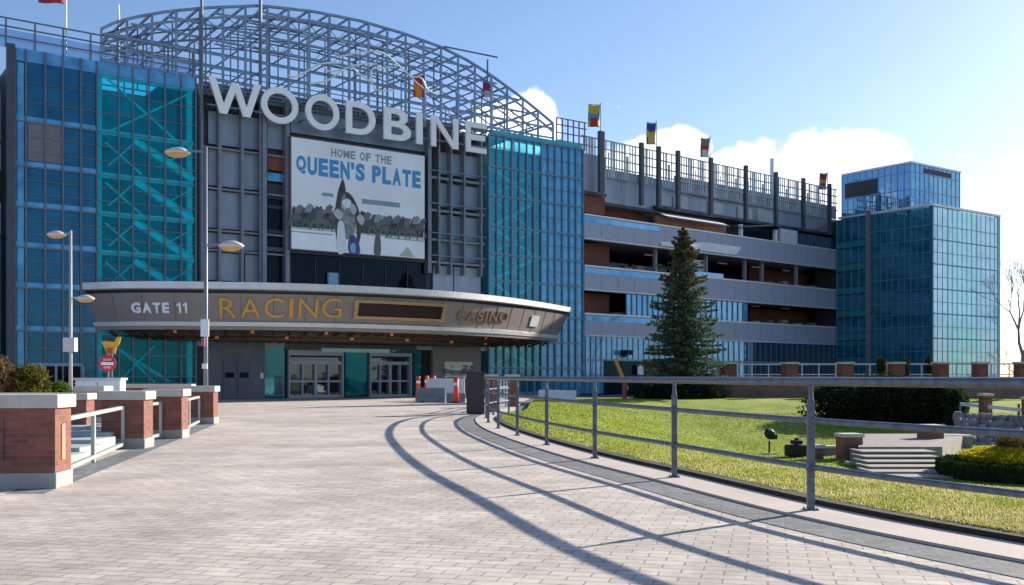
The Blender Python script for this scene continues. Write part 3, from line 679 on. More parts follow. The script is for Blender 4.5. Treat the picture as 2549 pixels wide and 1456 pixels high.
# ---- video screen
def build_screen():
    u0, u1 = FM.at(722, v=-.5), FM.at(1057, v=-.5)
    S = FM.root('billboard', 'large pale billboard with blue QUEEN\'S PLATE lettering above a picture of race horses', 'billboard')
    zb, zt = FM.at(722,620,-.5)[1], FM.at(722,341,-.5)[1]; zbr, ztr = FM.at(1057,647,-.5)[1], FM.at(1057,383,-.5)[1]
    zb = (zb+zbr)/2; zt = (zt+ztr)/2
    MB().box(u0, u1, -.5, -.05, zb, zt).build('backing', mat('mauve frame', (.12,.11,.14), .5), S)
    picm = mat('pale printed vinyl', (.80,.86,.92), .5, 0, .07, .35)
    MB().box(u0+.08, u1-.04, -.53, -.5, zb+.06, zt-.08).build('picture', picm, S)
    W_, H_ = u1-u0, zt-zb
    def U(a): return u0+a*W_
    def Zf(b): return zb+b*H_
    ink = mat('printed grey ink', (.16,.20,.22), .6, 0, .35, 3); blue = mat('printed blue ink', (.06,.30,.62), .6, 0, .08, 3); gry = mat('printed light grey ink', (.27,.33,.37), .6)
    def line(s_, a, b_, z0, z1, mt_, nm, bold, gap):
        ws = {' ':.5,"'":.35,'I':.5,'M':1.2}; tot = sum(ws.get(c,1) for c in s_)+gap*(len(s_)-1); p = 0
        for c in s_:
            w_ = ws.get(c,1); xa = a+(b_-a)*p/tot; xb = a+(b_-a)*(p+w_)/tot; p += w_+gap
            if c == ' ': continue
            lo = z0+(z1-z0)*.6 if c == "'" else z0
            link_mesh(text_mesh(c,U(xa),U(xb),Zf(lo),Zf(z1),-.53,.012,bold), nm, mt_, S)
    line('HOME OF THE',.285,.735,.865,.94,gry,'caption_letter',.03,.2)
    line("QUEEN'S PLATE",.04,.965,.675,.835,blue,'headline_letter',.05,.16)
    # printed scene: track, far stand, field of runners, one leading runner seen from the front
    for a_, b_, c_, d_ in ((.51,.80,.47,.515),(.22,.30,.50,.53)): MB().box(U(a_),U(b_),-.534,-.53,Zf(c_),Zf(d_)).build('printed_stand', mat('printed slate ink',(.22,.33,.43),.6), S)
    MB().box(u0+.08,U(.30),-.533,-.53,Zf(.155),Zf(.165)).build('printed_rail', gry, S); MB().box(U(.68),u1-.04,-.533,-.53,Zf(.17),Zf(.18)).build('printed_rail', gry, S)
    MB().box(u0+.08,u1-.04,-.531,-.53,Zf(.185),Zf(.38)).build('printed_haze', mat('printed haze ink',(.42,.50,.53),.6,0,.25,2), S)
    rng = random.Random(4)
    def blob(cx, cz, rx, rz, mt, y, nm, par, n=12, j=.25):
        pl = [(cx+rx*math.cos(t*6.283/n)*(1+rng.uniform(-j,j)), cz+rz*math.sin(t*6.283/n)*(1+rng.uniform(-j,j))) for t in range(n)]
        return pl
    dk = mat('printed near black ink',(.05,.06,.065),.6,0,.4,3)
    for a0, a1 in ((.01,.31),(.49,.985)):
        pl = [(U(a0),Zf(.20))]; k = 0; n_ = 34
        for k in range(n_+1):
            a = a0+(a1-a0)*k/n_; pl.append((U(a), Zf(.335+.055*rng.random()+.03*math.sin(k*.9))))
        pl.append((U(a1),Zf(.21)))
        MB().prism(pl, -.5335, -.5312).build('printed_crowd', dk, S)
    cols = [mat('printed charcoal ink',(.10,.12,.13),.6), mat('printed dark ink',(.07,.085,.10),.6), mat('printed olive ink',(.13,.15,.14),.6)]
    # runners
    def runner(cx, cz, s, k):
        m = MB(); pl = [(cx-.42*s,cz),(cx-.2*s,cz+.12*s),(cx+.1*s,cz+.12*s),(cx+.3*s,cz+.42*s),(cx+.5*s,cz+.36*s),(cx+.36*s,cz+.1*s),(cx+.28*s,cz-.12*s),(cx-.3*s,cz-.15*s)]
        m.prism(pl, -.538, -.534)
        for a, b_ in ((-.38,-.5),(-.25,-.1),(.22,.05),(.28,.48)): m.prism([(cx+a*s,cz),(cx+(a+.09)*s,cz),(cx+(b_+.06)*s,cz-.42*s),(cx+b_*s,cz-.42*s)], -.537-.0003*k, -.534)
        m.build('printed_horse', cols[k%3], S)
        m = MB(); m.prism([(cx-.2*s,cz+.12*s),(cx+.06*s,cz+.14*s),(cx+.18*s,cz+.42*s),(cx+.02*s,cz+.5*s),(cx-.14*s,cz+.36*s)], -.5405, -.5385)
        m.build('printed_rider', mat('printed silk %d'%(k%4), [(.20,.15,.17),(.26,.31,.34),(.11,.15,.18),(.15,.165,.15)][k%4], .6), S)
    for k, (a, b_) in enumerate(((.06,.29),(.13,.31),(.21,.28),(.27,.32),(.55,.29),(.63,.28),(.71,.27),(.78,.29),(.86,.27),(.93,.30))): runner(U(a), Zf(b_), 1.6, k)
    # leading horse, head on
    def sm(poly, n=5):
        p = [Vector((a,b,0)) for a, b in poly]; k = len(p); out = []
        for i in range(k):
            a, b, c, d = p[i-1], p[i], p[(i+1)%k], p[(i+2)%k]
            for j in range(n):
                t = j/n; q = .5*((2*b)+(-a+c)*t+(2*a-5*b+4*c-d)*t*t+(-a+3*b-3*c+d)*t**3); out.append((q.x, q.y))
        return out
    m = MB(); cx = U(.385)
    m.prism(sm([(cx-.75,Zf(.30)),(cx-.55,Zf(.52)),(cx-.3,Zf(.64)),(cx-.12,Zf(.67)),(cx+.05,Zf(.56)),(cx-.22,Zf(.50)),(cx-.3,Zf(.30)),(cx-.2,Zf(.08)),(cx-.5,Zf(.06))]), -.5450, -.541)
    m.prism(sm([(cx+.05,Zf(.56)),(cx+.55,Zf(.52)),(cx+1.05,Zf(.38)),(cx+1.15,Zf(.20)),(cx+.9,Zf(.08)),(cx+.8,Zf(.28)),(cx+.45,Zf(.42)),(cx+.1,Zf(.48))]), -.5455, -.541)
    m.build('printed_lead_horse', mat('printed brown black ink',(.06,.055,.055),.6,0,.5,2), S)
    MB().prism(sm([(cx-.35,Zf(.30)),(cx-.2,Zf(.50)),(cx+.1,Zf(.56)),(cx+.5,Zf(.50)),(cx+.8,Zf(.30)),(cx+.5,Zf(.16)),(cx-.1,Zf(.14))]), -.5405, -.5395).build('printed_chest', mat('printed mid grey ink',(.22,.24,.25),.6,0,.6,4), S)
    for q_ in ((.30,.36,.07),(.42,.42,.05),(.47,.33,.06),(.36,.45,.04)): MB().prism(sm([(U(q_[0]),Zf(q_[1])),(U(q_[0]+q_[2]*.5),Zf(q_[1]+.04)),(U(q_[0]+q_[2]),Zf(q_[1]-.01)),(U(q_[0]+q_[2]*.6),Zf(q_[1]-.06))]), -.5468, -.546).build('printed_highlight', mat('printed silver ink',(.45,.49,.52),.6), S)
    MB().prism(sm([(U(.60),Zf(.02)),(U(.615),Zf(.20)),(U(.645),Zf(.20)),(U(.65),Zf(.02))]), -.5475, -.546).build('printed_leg', cols[0], S)
    pw = mat('printed pale ink', (.68,.74,.80), .6, 0, .05, 2)
    MB().prism(sm([(cx-.55,Zf(.0)+.08),(cx-.5,Zf(.27)),(cx-.1,Zf(.27)),(cx+.05,Zf(.10)),(cx+.0,Zf(0)+.08)]), -.5475, -.546).build('printed_boot', pw, S)
    MB().prism(sm([(cx-.25,Zf(.46)),(cx+.15,Zf(.50)),(cx+.45,Zf(.47)),(cx+.2,Zf(.41))]), -.5475, -.546).build('printed_visor', pw, S)
    m = MB(); m.prism(sm([(cx+.3,Zf(0)+.08),(cx+.25,Zf(.12)),(cx+.55,Zf(.18)),(cx+.95,Zf(.12)),(cx+1.05,Zf(0)+.08)]), -.549, -.547); m.build('printed_saddlecloth', mat('printed indigo ink',(.05,.08,.24),.6,0,.3,3), S)
    MB().prism(sm([(cx+.42,Zf(.01)+.08),(cx+.4,Zf(.08)),(cx+.7,Zf(.1)),(cx+.75,Zf(.01)+.08)]), -.551, -.549).build('printed_patch', mat('printed cyan ink',(.2,.42,.65),.6), S)
    MB().prism([(U(.79),zb+.1),(U(.86),Zf(.11)),(U(.92),zb+.1)], -.534, -.5315).build('printed_triangle', mat('printed pale olive ink',(.46,.50,.40),.6), S)
build_screen()

# ================================================================== CANOPY
CU, CHW, CS = 21.3, 17.75, 7.5
CR = (CHW**2+CS**2)/(2*CS)
THM = 1.0
CPTS = spline([(q[0],q[1],0) for q in ((3.5,0.1),(5.4,2.5),(8.7,4.7),(13,6.6),(18,7.5),(23,7.2),(28,5.75),(33.4,3.1),(39.2,-.35))], 12)
CUS = np.array([p.x for p in CPTS]); COF = np.array([p.y for p in CPTS]); CLEN = np.concatenate([[0], np.cumsum(np.hypot(np.diff(CUS), np.diff(COF)))])
def cpar(th):            # th in -1..1 runs along the arc length
    l = (th+1)/2*CLEN[-1]; return float(np.interp(l, CLEN, CUS)), float(np.interp(l, CLEN, COF))
def ctan(th):            # heading of the curve, local frame
    a, b = cpar(max(-1, th-.03)), cpar(min(1, th+.03)); return math.atan2(-(b[1]-a[1]), b[0]-a[0])
def carc(th, r=0):       # local (u, v), r outwards
    u, o = cpar(th); t = ctan(th); return (u+r*math.sin(t), -o-r*math.cos(t))
def th_of(x, r=0):
    best = None
    lo, hi = -THM, THM
    for i in range(60):
        mid = (lo+hi)/2; u, v = carc(mid, r); w = FM.world(u, v); px_ = CX+FX*w.x/w.y
        if px_ < x: lo = mid
        else: hi = mid
    return (lo+hi)/2
def build_canopy():
    K = FM.root('entrance_canopy', 'curved warm grey metal canopy wrapping over the entrance doors', 'canopy')
    n = 64; ths = [-THM+2*THM*i/n for i in range(n+1)]
    def sweep(prof, name, mt, smooth=False):   # prof: closed list of (r offset, z)
        m = MB(); k = len(prof)
        for t in ths:
            for r, z in prof: u, v = carc(t, r); m.v.append((u, v, z))
        for i in range(n):
            for j in range(k): m.f.append((i*k+j, i*k+(j+1)%k, (i+1)*k+(j+1)%k, (i+1)*k+j))
        m.f += [tuple(range(k)), tuple(n*k+j for j in reversed(range(k)))]
        return m.build(name, mt, K)
    sweep([(0,6.2),(.12,6.25),(.12,6.62),(-.6,6.66),(-.6,6.2)], 'top_trim', fasct)
    sweep([(-.22,6.02),(-.1,6.19),(-.6,6.19),(-.6,6.02)], 'shadow_gap', paneld)
    sweep([(-.12,6.01),(-.62,4.45),(-.9,4.45),(-.7,6.01)], 'fascia', fascia)
    sweep([(-.50,4.44),(-.56,4.2),(-.95,4.2),(-.95,4.44)], 'lower_trim', fasct)
    sweep([(-.62,4.19),(-.66,4.0),(-1.1,4.0),(-1.1,4.19)], 'drip_edge', fascia)
    # panel joints
    m = MB()
    for i in range(1, 22):
        t = -THM+2*THM*i/22; (a, b), (c, d) = carc(t, -.115), carc(t, -.615); MB().bar((a,b,6.0),(c,d,4.47),.03,.02).build('panel_joint', mat('joint grey',(.14,.135,.13),.5), K)
    # roof deck
    m = MB(); b = 0
    for t in ths:
        u, v = carc(t, -.5); m.v += [(u, v, 6.5), (max(UL+3, min(UR1-.1, u)), .0, 6.7)]
    for i in range(n): m.f.append((2*i, 2*i+1, 2*i+3, 2*i+2))
    m.build('deck', conc, K)
    m = MB()
    rows = [(-.9,4.02),(-2.2,4.0),(-2.25,3.72),(-3.6,3.70),(-3.65,3.5),(-9.0,3.5)]
    k = len(rows)
    for t in ths:
        for r, z in rows:
            u, v = carc(t, r); v = min(v, .45); m.v.append((u, v, z))
    for i in range(n):
        for j in range(k-1): m.f.append((i*k+j, (i+1)*k+j, (i+1)*k+j+1, i*k+j+1))
    m.build('soffit', soff, K)
    # fine beams of the soffit
    m = MB()
    for i in range(1, 40):
        t = -THM+2*THM*i/40; p, q = carc(t,-1.0), carc(t,-8.0)
        if q[1] > .3:
            f = (.3-p[1])/(q[1]-p[1]); q = (p[0]+(q[0]-p[0])*f, .3)
        MB().bar((p[0],p[1],3.9),(q[0],q[1],3.48),.05,.14).build('soffit_beam', mat('brown beam',(.07,.045,.032),.6), K)
    lamp = emit('orange lamp glow', (.7,.26,.07), .08)
    for i in range(16):
        t = -THM*.86+1.72*THM*i/15; u, v = carc(t, -1.6 if i%2 else -2.9)
        MB().lathe([(.0,3.58+(.26 if i%2 else 0)),(.10,3.58+(.26 if i%2 else 0)),(.12,3.72+(.28 if i%2 else 0))], u, v, 10).build('downlight', lamp, K)
    # back fill between canopy and wall on its left end
    return K
build_canopy()
def canopy_text(s, xa, xb, ya, yb, mt, name, label, cat='sign', weights=None, bold=.0, depth=.08):
    """letters set one by one round the sloping curved fascia"""
    S = FM.root(name, label, cat)
    ws = {'I':.35,' ':.45,'1':.5,'N':1.0,'G':1.05,'C':1.0,'R':.9,'A':1.05,'O':1.1,'S':.8,'E':.8,'T':.85}
    gap = .22; tot = sum(ws[c] for c in s)+gap*(len(s)-1); p = 0
    for c in s:
        x0 = xa+(xb-xa)*p/tot; x1 = xa+(xb-xa)*(p+ws[c])/tot; p += ws[c]+gap
        if c == ' ': continue
        t = th_of((x0+x1)/2, -.35)
        u, v = carc(t, -.35); wv = FM.world(u, v); zc = lambda y: EYE+(HY-y)*wv.y/FX
        z0, z1 = zc(yb if not callable(yb) else yb(x0)), zc(ya if not callable(ya) else ya(x0))
        t0, t1 = th_of(x0,-.35), th_of(x1,-.35); wd_ = (t1-t0)*CLEN[-1]/2*{'I':.62,'1':.95}.get(c,1)
        h_ = (z1-z0); me = one_mesh(-wd_/2, wd_/2, z0-5.23, z1-5.23, 0, depth) if c == '1' else text_mesh(c, -wd_/2, wd_/2, z0-5.23, z1-5.23, 0, depth, bold)
        o = link_mesh(me, 'letter', mt, S)
        o.location = (*carc(t, -.355), 5.23); o.rotation_euler = (R(17.8), 0, ctan(t))
    return S
canopy_text('GATE 11', 328, 466, 752, 779, letterw, 'gate_sign', 'white GATE 11 lettering on the left end of the canopy', bold=.045)
canopy_text('RACING', 546, 850, 741, 791, gold, 'racing_sign', 'gold RACING lettering on the canopy fascia', bold=.0)
canopy_text('CASINO', 1137, 1262, lambda x: 771+(x-1137)*.035, lambda x: 797+(x-1137)*.035, mat('dull bronze lettering',(.25,.16,.10),.5,.3), 'casino_sign', 'dull bronze CASINO lettering near the right end of the canopy', bold=.02)
def build_led():
    S = FM.root('message_board', 'long dark red-black display in a bronze frame on the canopy between RACING and CASINO', 'display board')
    t0, t1 = th_of(880,-.3), th_of(1106,-.3)
    def strip(ta, tb, za, zb, nm, mt, off, th=.05):
        m = MB(); n = 10
        for i in range(n+1):
            t = ta+(tb-ta)*i/n
            for z, o in ((za, off),(zb, off),(zb, off-th),(za, off-th)):
                r = -.12-(6.01-z)/1.56*.5+o; u, v = carc(t, r); m.v.append((u, v, z))
        for i in range(n):
            for j in range(4): m.f.append((i*4+j,i*4+(j+1)%4,(i+1)*4+(j+1)%4,(i+1)*4+j))
        m.f += [(3,2,1,0),(n*4,n*4+1,n*4+2,n*4+3)]
        return m.build(nm, mt, S)
    za, zb = 4.72, 5.82; e = (t1-t0)*.05
    strip(t0,t1,za,za+.17,'frame',goldf,.16,.2); strip(t0,t1,zb-.17,zb,'frame',goldf,.16,.2)
    strip(t0,t0+e*.8,za+.17,zb-.17,'frame',goldf,.158,.2); strip(t1-e*.8,t1,za+.17,zb-.17,'frame',goldf,.158,.2)
    strip(t0+e*.8,t1-e*.8,za+.17,zb-.17,'display',mat('unlit maroon display',(.018,.006,.012),.35),.08,.1)
    S2 = FM.root('small_gate_plate', 'small pale plate at the far right end of the canopy', 'sign')
    t = th_of(1330,-.3); u, v = carc(t,-.30); o = MB().box(-.65,.65,-.04,0,-.42,.36).build('plate', mat('pale plate',(.62,.62,.62),.5), S2); o.location=(u,v,5.3); o.rotation_euler=(R(17.8),0,ctan(t))
build_led()

# ================================================================== LEFT NEIGHBOUR WING (only its edge shows)
def build_left_wing():
    B = FM.root('left_terrace_wing', 'sliver of terraced wing left of the glass tower with brick and grey bands', 'building')
    v = 1.2
    def bx(ya, yb, mt, nm, v0=v, th=.4, x=10):
        za = FM.at(x, ya, v0)[1]; zb = FM.at(x, yb, v0)[1]; MB().box(-16, -.5, v0, v0+th, zb, za).build(nm, mt, B)
    bx(232,262,panel,'wall_panel'); bx(264,350,panel,'wall_panel',v+.02); bx(354,362,paneld,'reveal'); bx(362,424,panel2,'parapet')
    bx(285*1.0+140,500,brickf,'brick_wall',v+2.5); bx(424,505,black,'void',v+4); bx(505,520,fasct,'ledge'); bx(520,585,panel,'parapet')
    bx(592,940,skyg,'window',v+.1,.1); 
    MB().box(-16,-.5,v+4.4,20,0,19).build('core', paneld, B)
    m = MB()
    for y in (650,705,760,815,870): z = FM.at(10,y,v)[1]; m.box(-16,-.5,v-.02,v+.08,z-.05,z+.05)
    m.build('mullions', mull, B)
build_left_wing()

# ================================================================== RIGHT WING (terraced grandstand)
def build_wing():
    B = FW.root('grandstand_wing', 'long grey terraced grandstand wing with dark open decks behind brick walls', 'building')
    u = lambda x, v=0: FW.at(x, v=v)
    U1 = u(2092)+2
    MB().box(-1, U1, 6, 24, 0, 18).build('core', paneld, B)
    horiz = mat('ribbed grey parapet', (.34,.385,.47), .5, .2, .10, 1.0, streak=6)
    # floor decks and parapets
    for z0, z1, nm in ((12.1,14.0,'parapet'),(8.1,10.0,'parapet'),(4.5,6.25,'parapet')):
        MB().box(0, U1, -.1, .25, z0, z1).build(nm, horiz, B)
        m = MB(); m.box(0, U1, -.16, -.1, z1-.02, z1+.10); m.box(0, U1, -.13, -.1, z0+.06, z0+.12); m.build('coping', fasct, B)
        MB().box(0, U1, .25, 6, z0+.4, z0+.7).build('deck', conc, B)
        m = MB()
        for k in range(1, int(U1/1.9)): m.box(k*1.9-.012, k*1.9+.012, -.108, -.1, z0+.13, z1-.03)
        m.build('panel_joints', mat('parapet joint',(.16,.18,.22),.6), B)
        for k in range(2, int(U1/5)): MB().box(k*5-.6, k*5+.6, 2.0, 2.15, z1+1.75, z1+1.85).build('ceiling_lamp', mat('unlit lamp diffuser',(.6,.62,.62),.5), B)
        MB().box(0, u(1640), -.12, -.09, z1-.52, z1-.12).build('glass_strip', blues, B)
    MB().box(U1-.3, U1+6, .3, 8, 0, 15).build('end_wall', paneld, B)
    # brick ends, stair cores, dark windows
    for z0, z1 in ((10.1,12.1),(6.3,8.1)):
        MB().box(-.5, u(1516,1.6), 1.6, 2.1, z0-.4, z1).build('brick_wall', brickf, B)
        MB().box(u(1864,4.4), U1+3, 4.4, 4.8, z0-.3, z1).build('brick_wall', brickf, B)
        MB().box(u(1516,5), u(1862,5), 5.0, 5.2, z0-.3, z1).build('window', darkgl, B)
    for x in (1640,1766,1862,1905,1990): MB().box(u(x)-.12,u(x)+.12,.3,.6,10,12.2).build('column', mat('grey columns',(.2,.22,.25),.6), B)
    MB().box(u(1562),u(1862),.1,.24,6.3,8.1).build('window', skyg, B)
    MB().box(u(1716),u(1766),.5,2,10.1,11.6).build('kiosk', mat('pale kiosk',(.42,.46,.5),.5), B)
    MB().box(u(1690),u(1800),-.0,.1,9.95,10.5).build('glass_balustrade', skyg, B)
    for k, x in enumerate((1535,1560,1590,1880,1915,1950,1985,2020)):
        for z in (10.0, 6.25):
            if z < 7 and 1560 < x < 1862: continue
            MB().box(u(x,1.2)-.45,u(x,1.2)+.45,1.0,1.6,z+.0,z+.35+.12*(k%3)).build('terrace_table', mat('terrace furniture %d'%(k%3),[(.3,.32,.34),(.12,.14,.17),(.35,.2,.15)][k%3],.7), B)
    # ground floor
    MB().box(0,u(1855),-.05,.2,2.7,4.5).build('window', skyg, B)
    MB().box(0,u(1500),-.05,.2,0,2.6).build('window', skyg, B)
    MB().box(u(1500),u(1665),.6,.8,0,2.9).build('window', glassmat('dark teal shop glass',(0,0,0),(.04,.10,.14),0,(.004,.03,.042),.03), B)
    MB().box(u(1665),u(1855),-.05,.2,0,2.7).build('window', skyg, B)
    MB().box(u(1870),U1,.5,.7,0,4.5).build('window', glassmat('navy ground floor glass',(0,0,0),(.25,.5,.7),0,(.003,.02,.045),.1), B)
    mm = MB()
    for i in range(60):
        x = 1455+i*13.2
        if x > 2080: break
        big = i%4==0
        if 1500<x<1665: mm.box(u(x)-.03,u(x)+.03,-.1,-.05,2.7,4.5)
        else: mm.box(u(x)-.032,u(x)+.032,-.12,-.04 if x<1860 else .5,0,4.5)
        if 1562<x<1862: mm.box(u(x)-.04,u(x)+.04,.02,.1,6.3,8.1)
    mm.box(0,U1,-.12,-.05,2.6,2.75); mm.box(u(1858),u(1872),-.1,.5,0,4.5)
    mm.build('mullions', mull2, B)
    # upper level: brick, awnings, set back plant rooms
    MB().box(0,u(1514),.4,1.0,14.3,15.7).build('brick_wall', brickf, B)
    MB().box(u(1514),u(1642),1.8,2.2,14.0,15.2).build('brick_wall', brickf, B)
    MB().box(u(1646),u(1818),.5,.9,13.9,14.9).build('brick_wall', mat('salmon brick',(.36,.17,.12),.8,0,.15,1.5), B)
    MB().box(0,U1,2.4,20,14.0,18.6).build('upper_core', panel, B)
    MB().box(0,u(1512),.2,2.4,15.75,18.9).build('plant_wall', panel, B)
    MB().box(u(1512),u(1645),.9,2.4,15.2,18.2).build('plant_wall', panel, B)
    MB().box(u(1645),U1,1.0,2.4,15.7,17.4).build('plant_wall', panel, B)
    m = MB(); m.box(0,u(1512),.1,.2,15.7,15.95); m.box(u(1512),u(1645),.6,.9,15.15,15.4); m.box(u(1645),U1,.3,1.0,15.55,15.8); m.build('gutter', paneld, B)
    # sloping awning that catches the light
    a, b = u(1652), u(1806)
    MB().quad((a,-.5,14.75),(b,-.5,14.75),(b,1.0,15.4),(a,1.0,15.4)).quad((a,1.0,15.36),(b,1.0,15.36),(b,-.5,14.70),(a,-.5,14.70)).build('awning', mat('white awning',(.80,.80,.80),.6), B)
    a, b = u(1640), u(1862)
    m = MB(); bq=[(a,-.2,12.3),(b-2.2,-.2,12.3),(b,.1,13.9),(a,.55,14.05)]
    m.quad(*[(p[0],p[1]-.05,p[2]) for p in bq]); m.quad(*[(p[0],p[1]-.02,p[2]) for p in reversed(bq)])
    m.build('sun_patch_panel', mat('painted sun patch',(.80,.80,.78),.6,0,.1,1.5), B)  # added tilted panel, coloured pale to stand for a sun patch on the parapet
    for x in (1697,1783,1856,1905): MB().box(u(x),u(x+34),.85,.99,15.95,17.0).build('vent_panel', mat('pale vent panel',(.5,.52,.54),.6), B)
    # pavilion on the upper deck
    m = MB(); a, b = u(1838), u(1936)
    m.quad((a,-.4,14.9),(b,-.4,15.6),(b,2.4,16.1),(a,2.4,15.4)); m.quad((a,2.4,15.3),(b,2.4,16.0),(b,-.4,15.5),(a,-.4,14.8)); m.build('pavilion_roof', fasct, B)
    m = MB(); 
    for x in (1846,1932): MB().box(u(x)-.15,u(x)+.15,.0,.3,13.8,15.2).build('pavilion_post', whites, B)
    MB().box(u(1942),u(1984),.0,.3,13.9,15.4).build('white_panel', mat('pale ribbed panel',(.5,.56,.6),.5), B)
    MB().box(u(1990),U1-2,.4,.6,13.9,15.3).build('window', blueg, B)
    MB().box(u(1850),u(1930),.5,.7,13.9,15.0).build('window', darkgl, B)
    m = MB()
    for x in range(1990,2080,9): m.box(u(x)-.06,u(x)+.06,.2,.4,13.9,15.3)
    m.build('mullions', mull, B)
    # roof edge screens: posts, rails, vertical slats
    px_ = [1455,1497,1597,1640,1688,1770,1857,1932,2000,2065,2092]
    for i, x in enumerate(px_[1:-1]):
        w_ = .17 if i else .26
        MB().box(u(x,-.4)-w_,u(x,-.4)+w_,-.5,-.2, 15.4 if i else 15.9, 20.5 if i else 20.7).build('roof_post', mat('charcoal post',(.055,.065,.085),.5,.2), B)
    for i in range(len(px_)-1):
        a, b = u(px_[i]), u(px_[i+1]); m = MB()
        for z in (18.2,18.9,19.6,20.3): m.box(a,b,.35,.41,z-.05,z+.05)
        k = max(3,int((b-a)/.31))
        for j in range(1,k): t = a+(b-a)*j/k; ww = (.05,.10,.05,.13,.07)[(j*7+i)%5]; m.box(t-ww,t+ww,.42,.47,17.4,20.3-(.9 if (j*5+i)%7==0 else 0))
        m.build('slat_screen', mat('pale grey slats',(.42,.50,.55),.5,.1,.2,2), B)
    for i in range(4, len(px_)-1):
        a, b = u(px_[i]), u(px_[i+1]); MB().box(a,b,.5,.53,17.3,18.6).build('translucent_panel', mat('translucent grey panel',(.36,.41,.45),.4,0,.2,1), B)
build_wing()

# shopfront pieces
def build_shopfront():
    A = empty('orange_arrow_sign', FW.world(FW.at(1532), -.6, 0), FW.ang, 'slanting orange strip sign on the dark shopfront left of the conifer', 'sign')
    MB().prism([(-.95,2.75),(-.55,2.75),(.85,.35),(.45,.35)], -.08, 0).build('strip', mat('orange enamel',(.75,.33,.03),.5), A)
    MB().box(.5,.7,-.05,0,0,.5).build('foot', steel, A)
    Bn = empty('hanging_poster', FW.world(FW.at(1600), .3, 0), FW.ang, 'pale square poster hanging inside the dark shopfront', 'poster')
    MB().box(-.35,.35,-.03,0,1.5,2.3).build('sheet', whites, Bn); MB().box(-.06,.06,-.03,0,2.3,2.9).build('hanger', steel, Bn)
    c = empty('security_camera', FW.world(FW.at(1549), -.3, 3.0), FW.ang, 'small dark box camera above the dark shopfront', 'camera')
    MB().box(-.35,.35,-.5,.2,.1,.5).build('housing', black, c); MB().box(-.08,.08,-.1,.28,-.1,.1).build('bracket', steel, c)
build_shopfront()

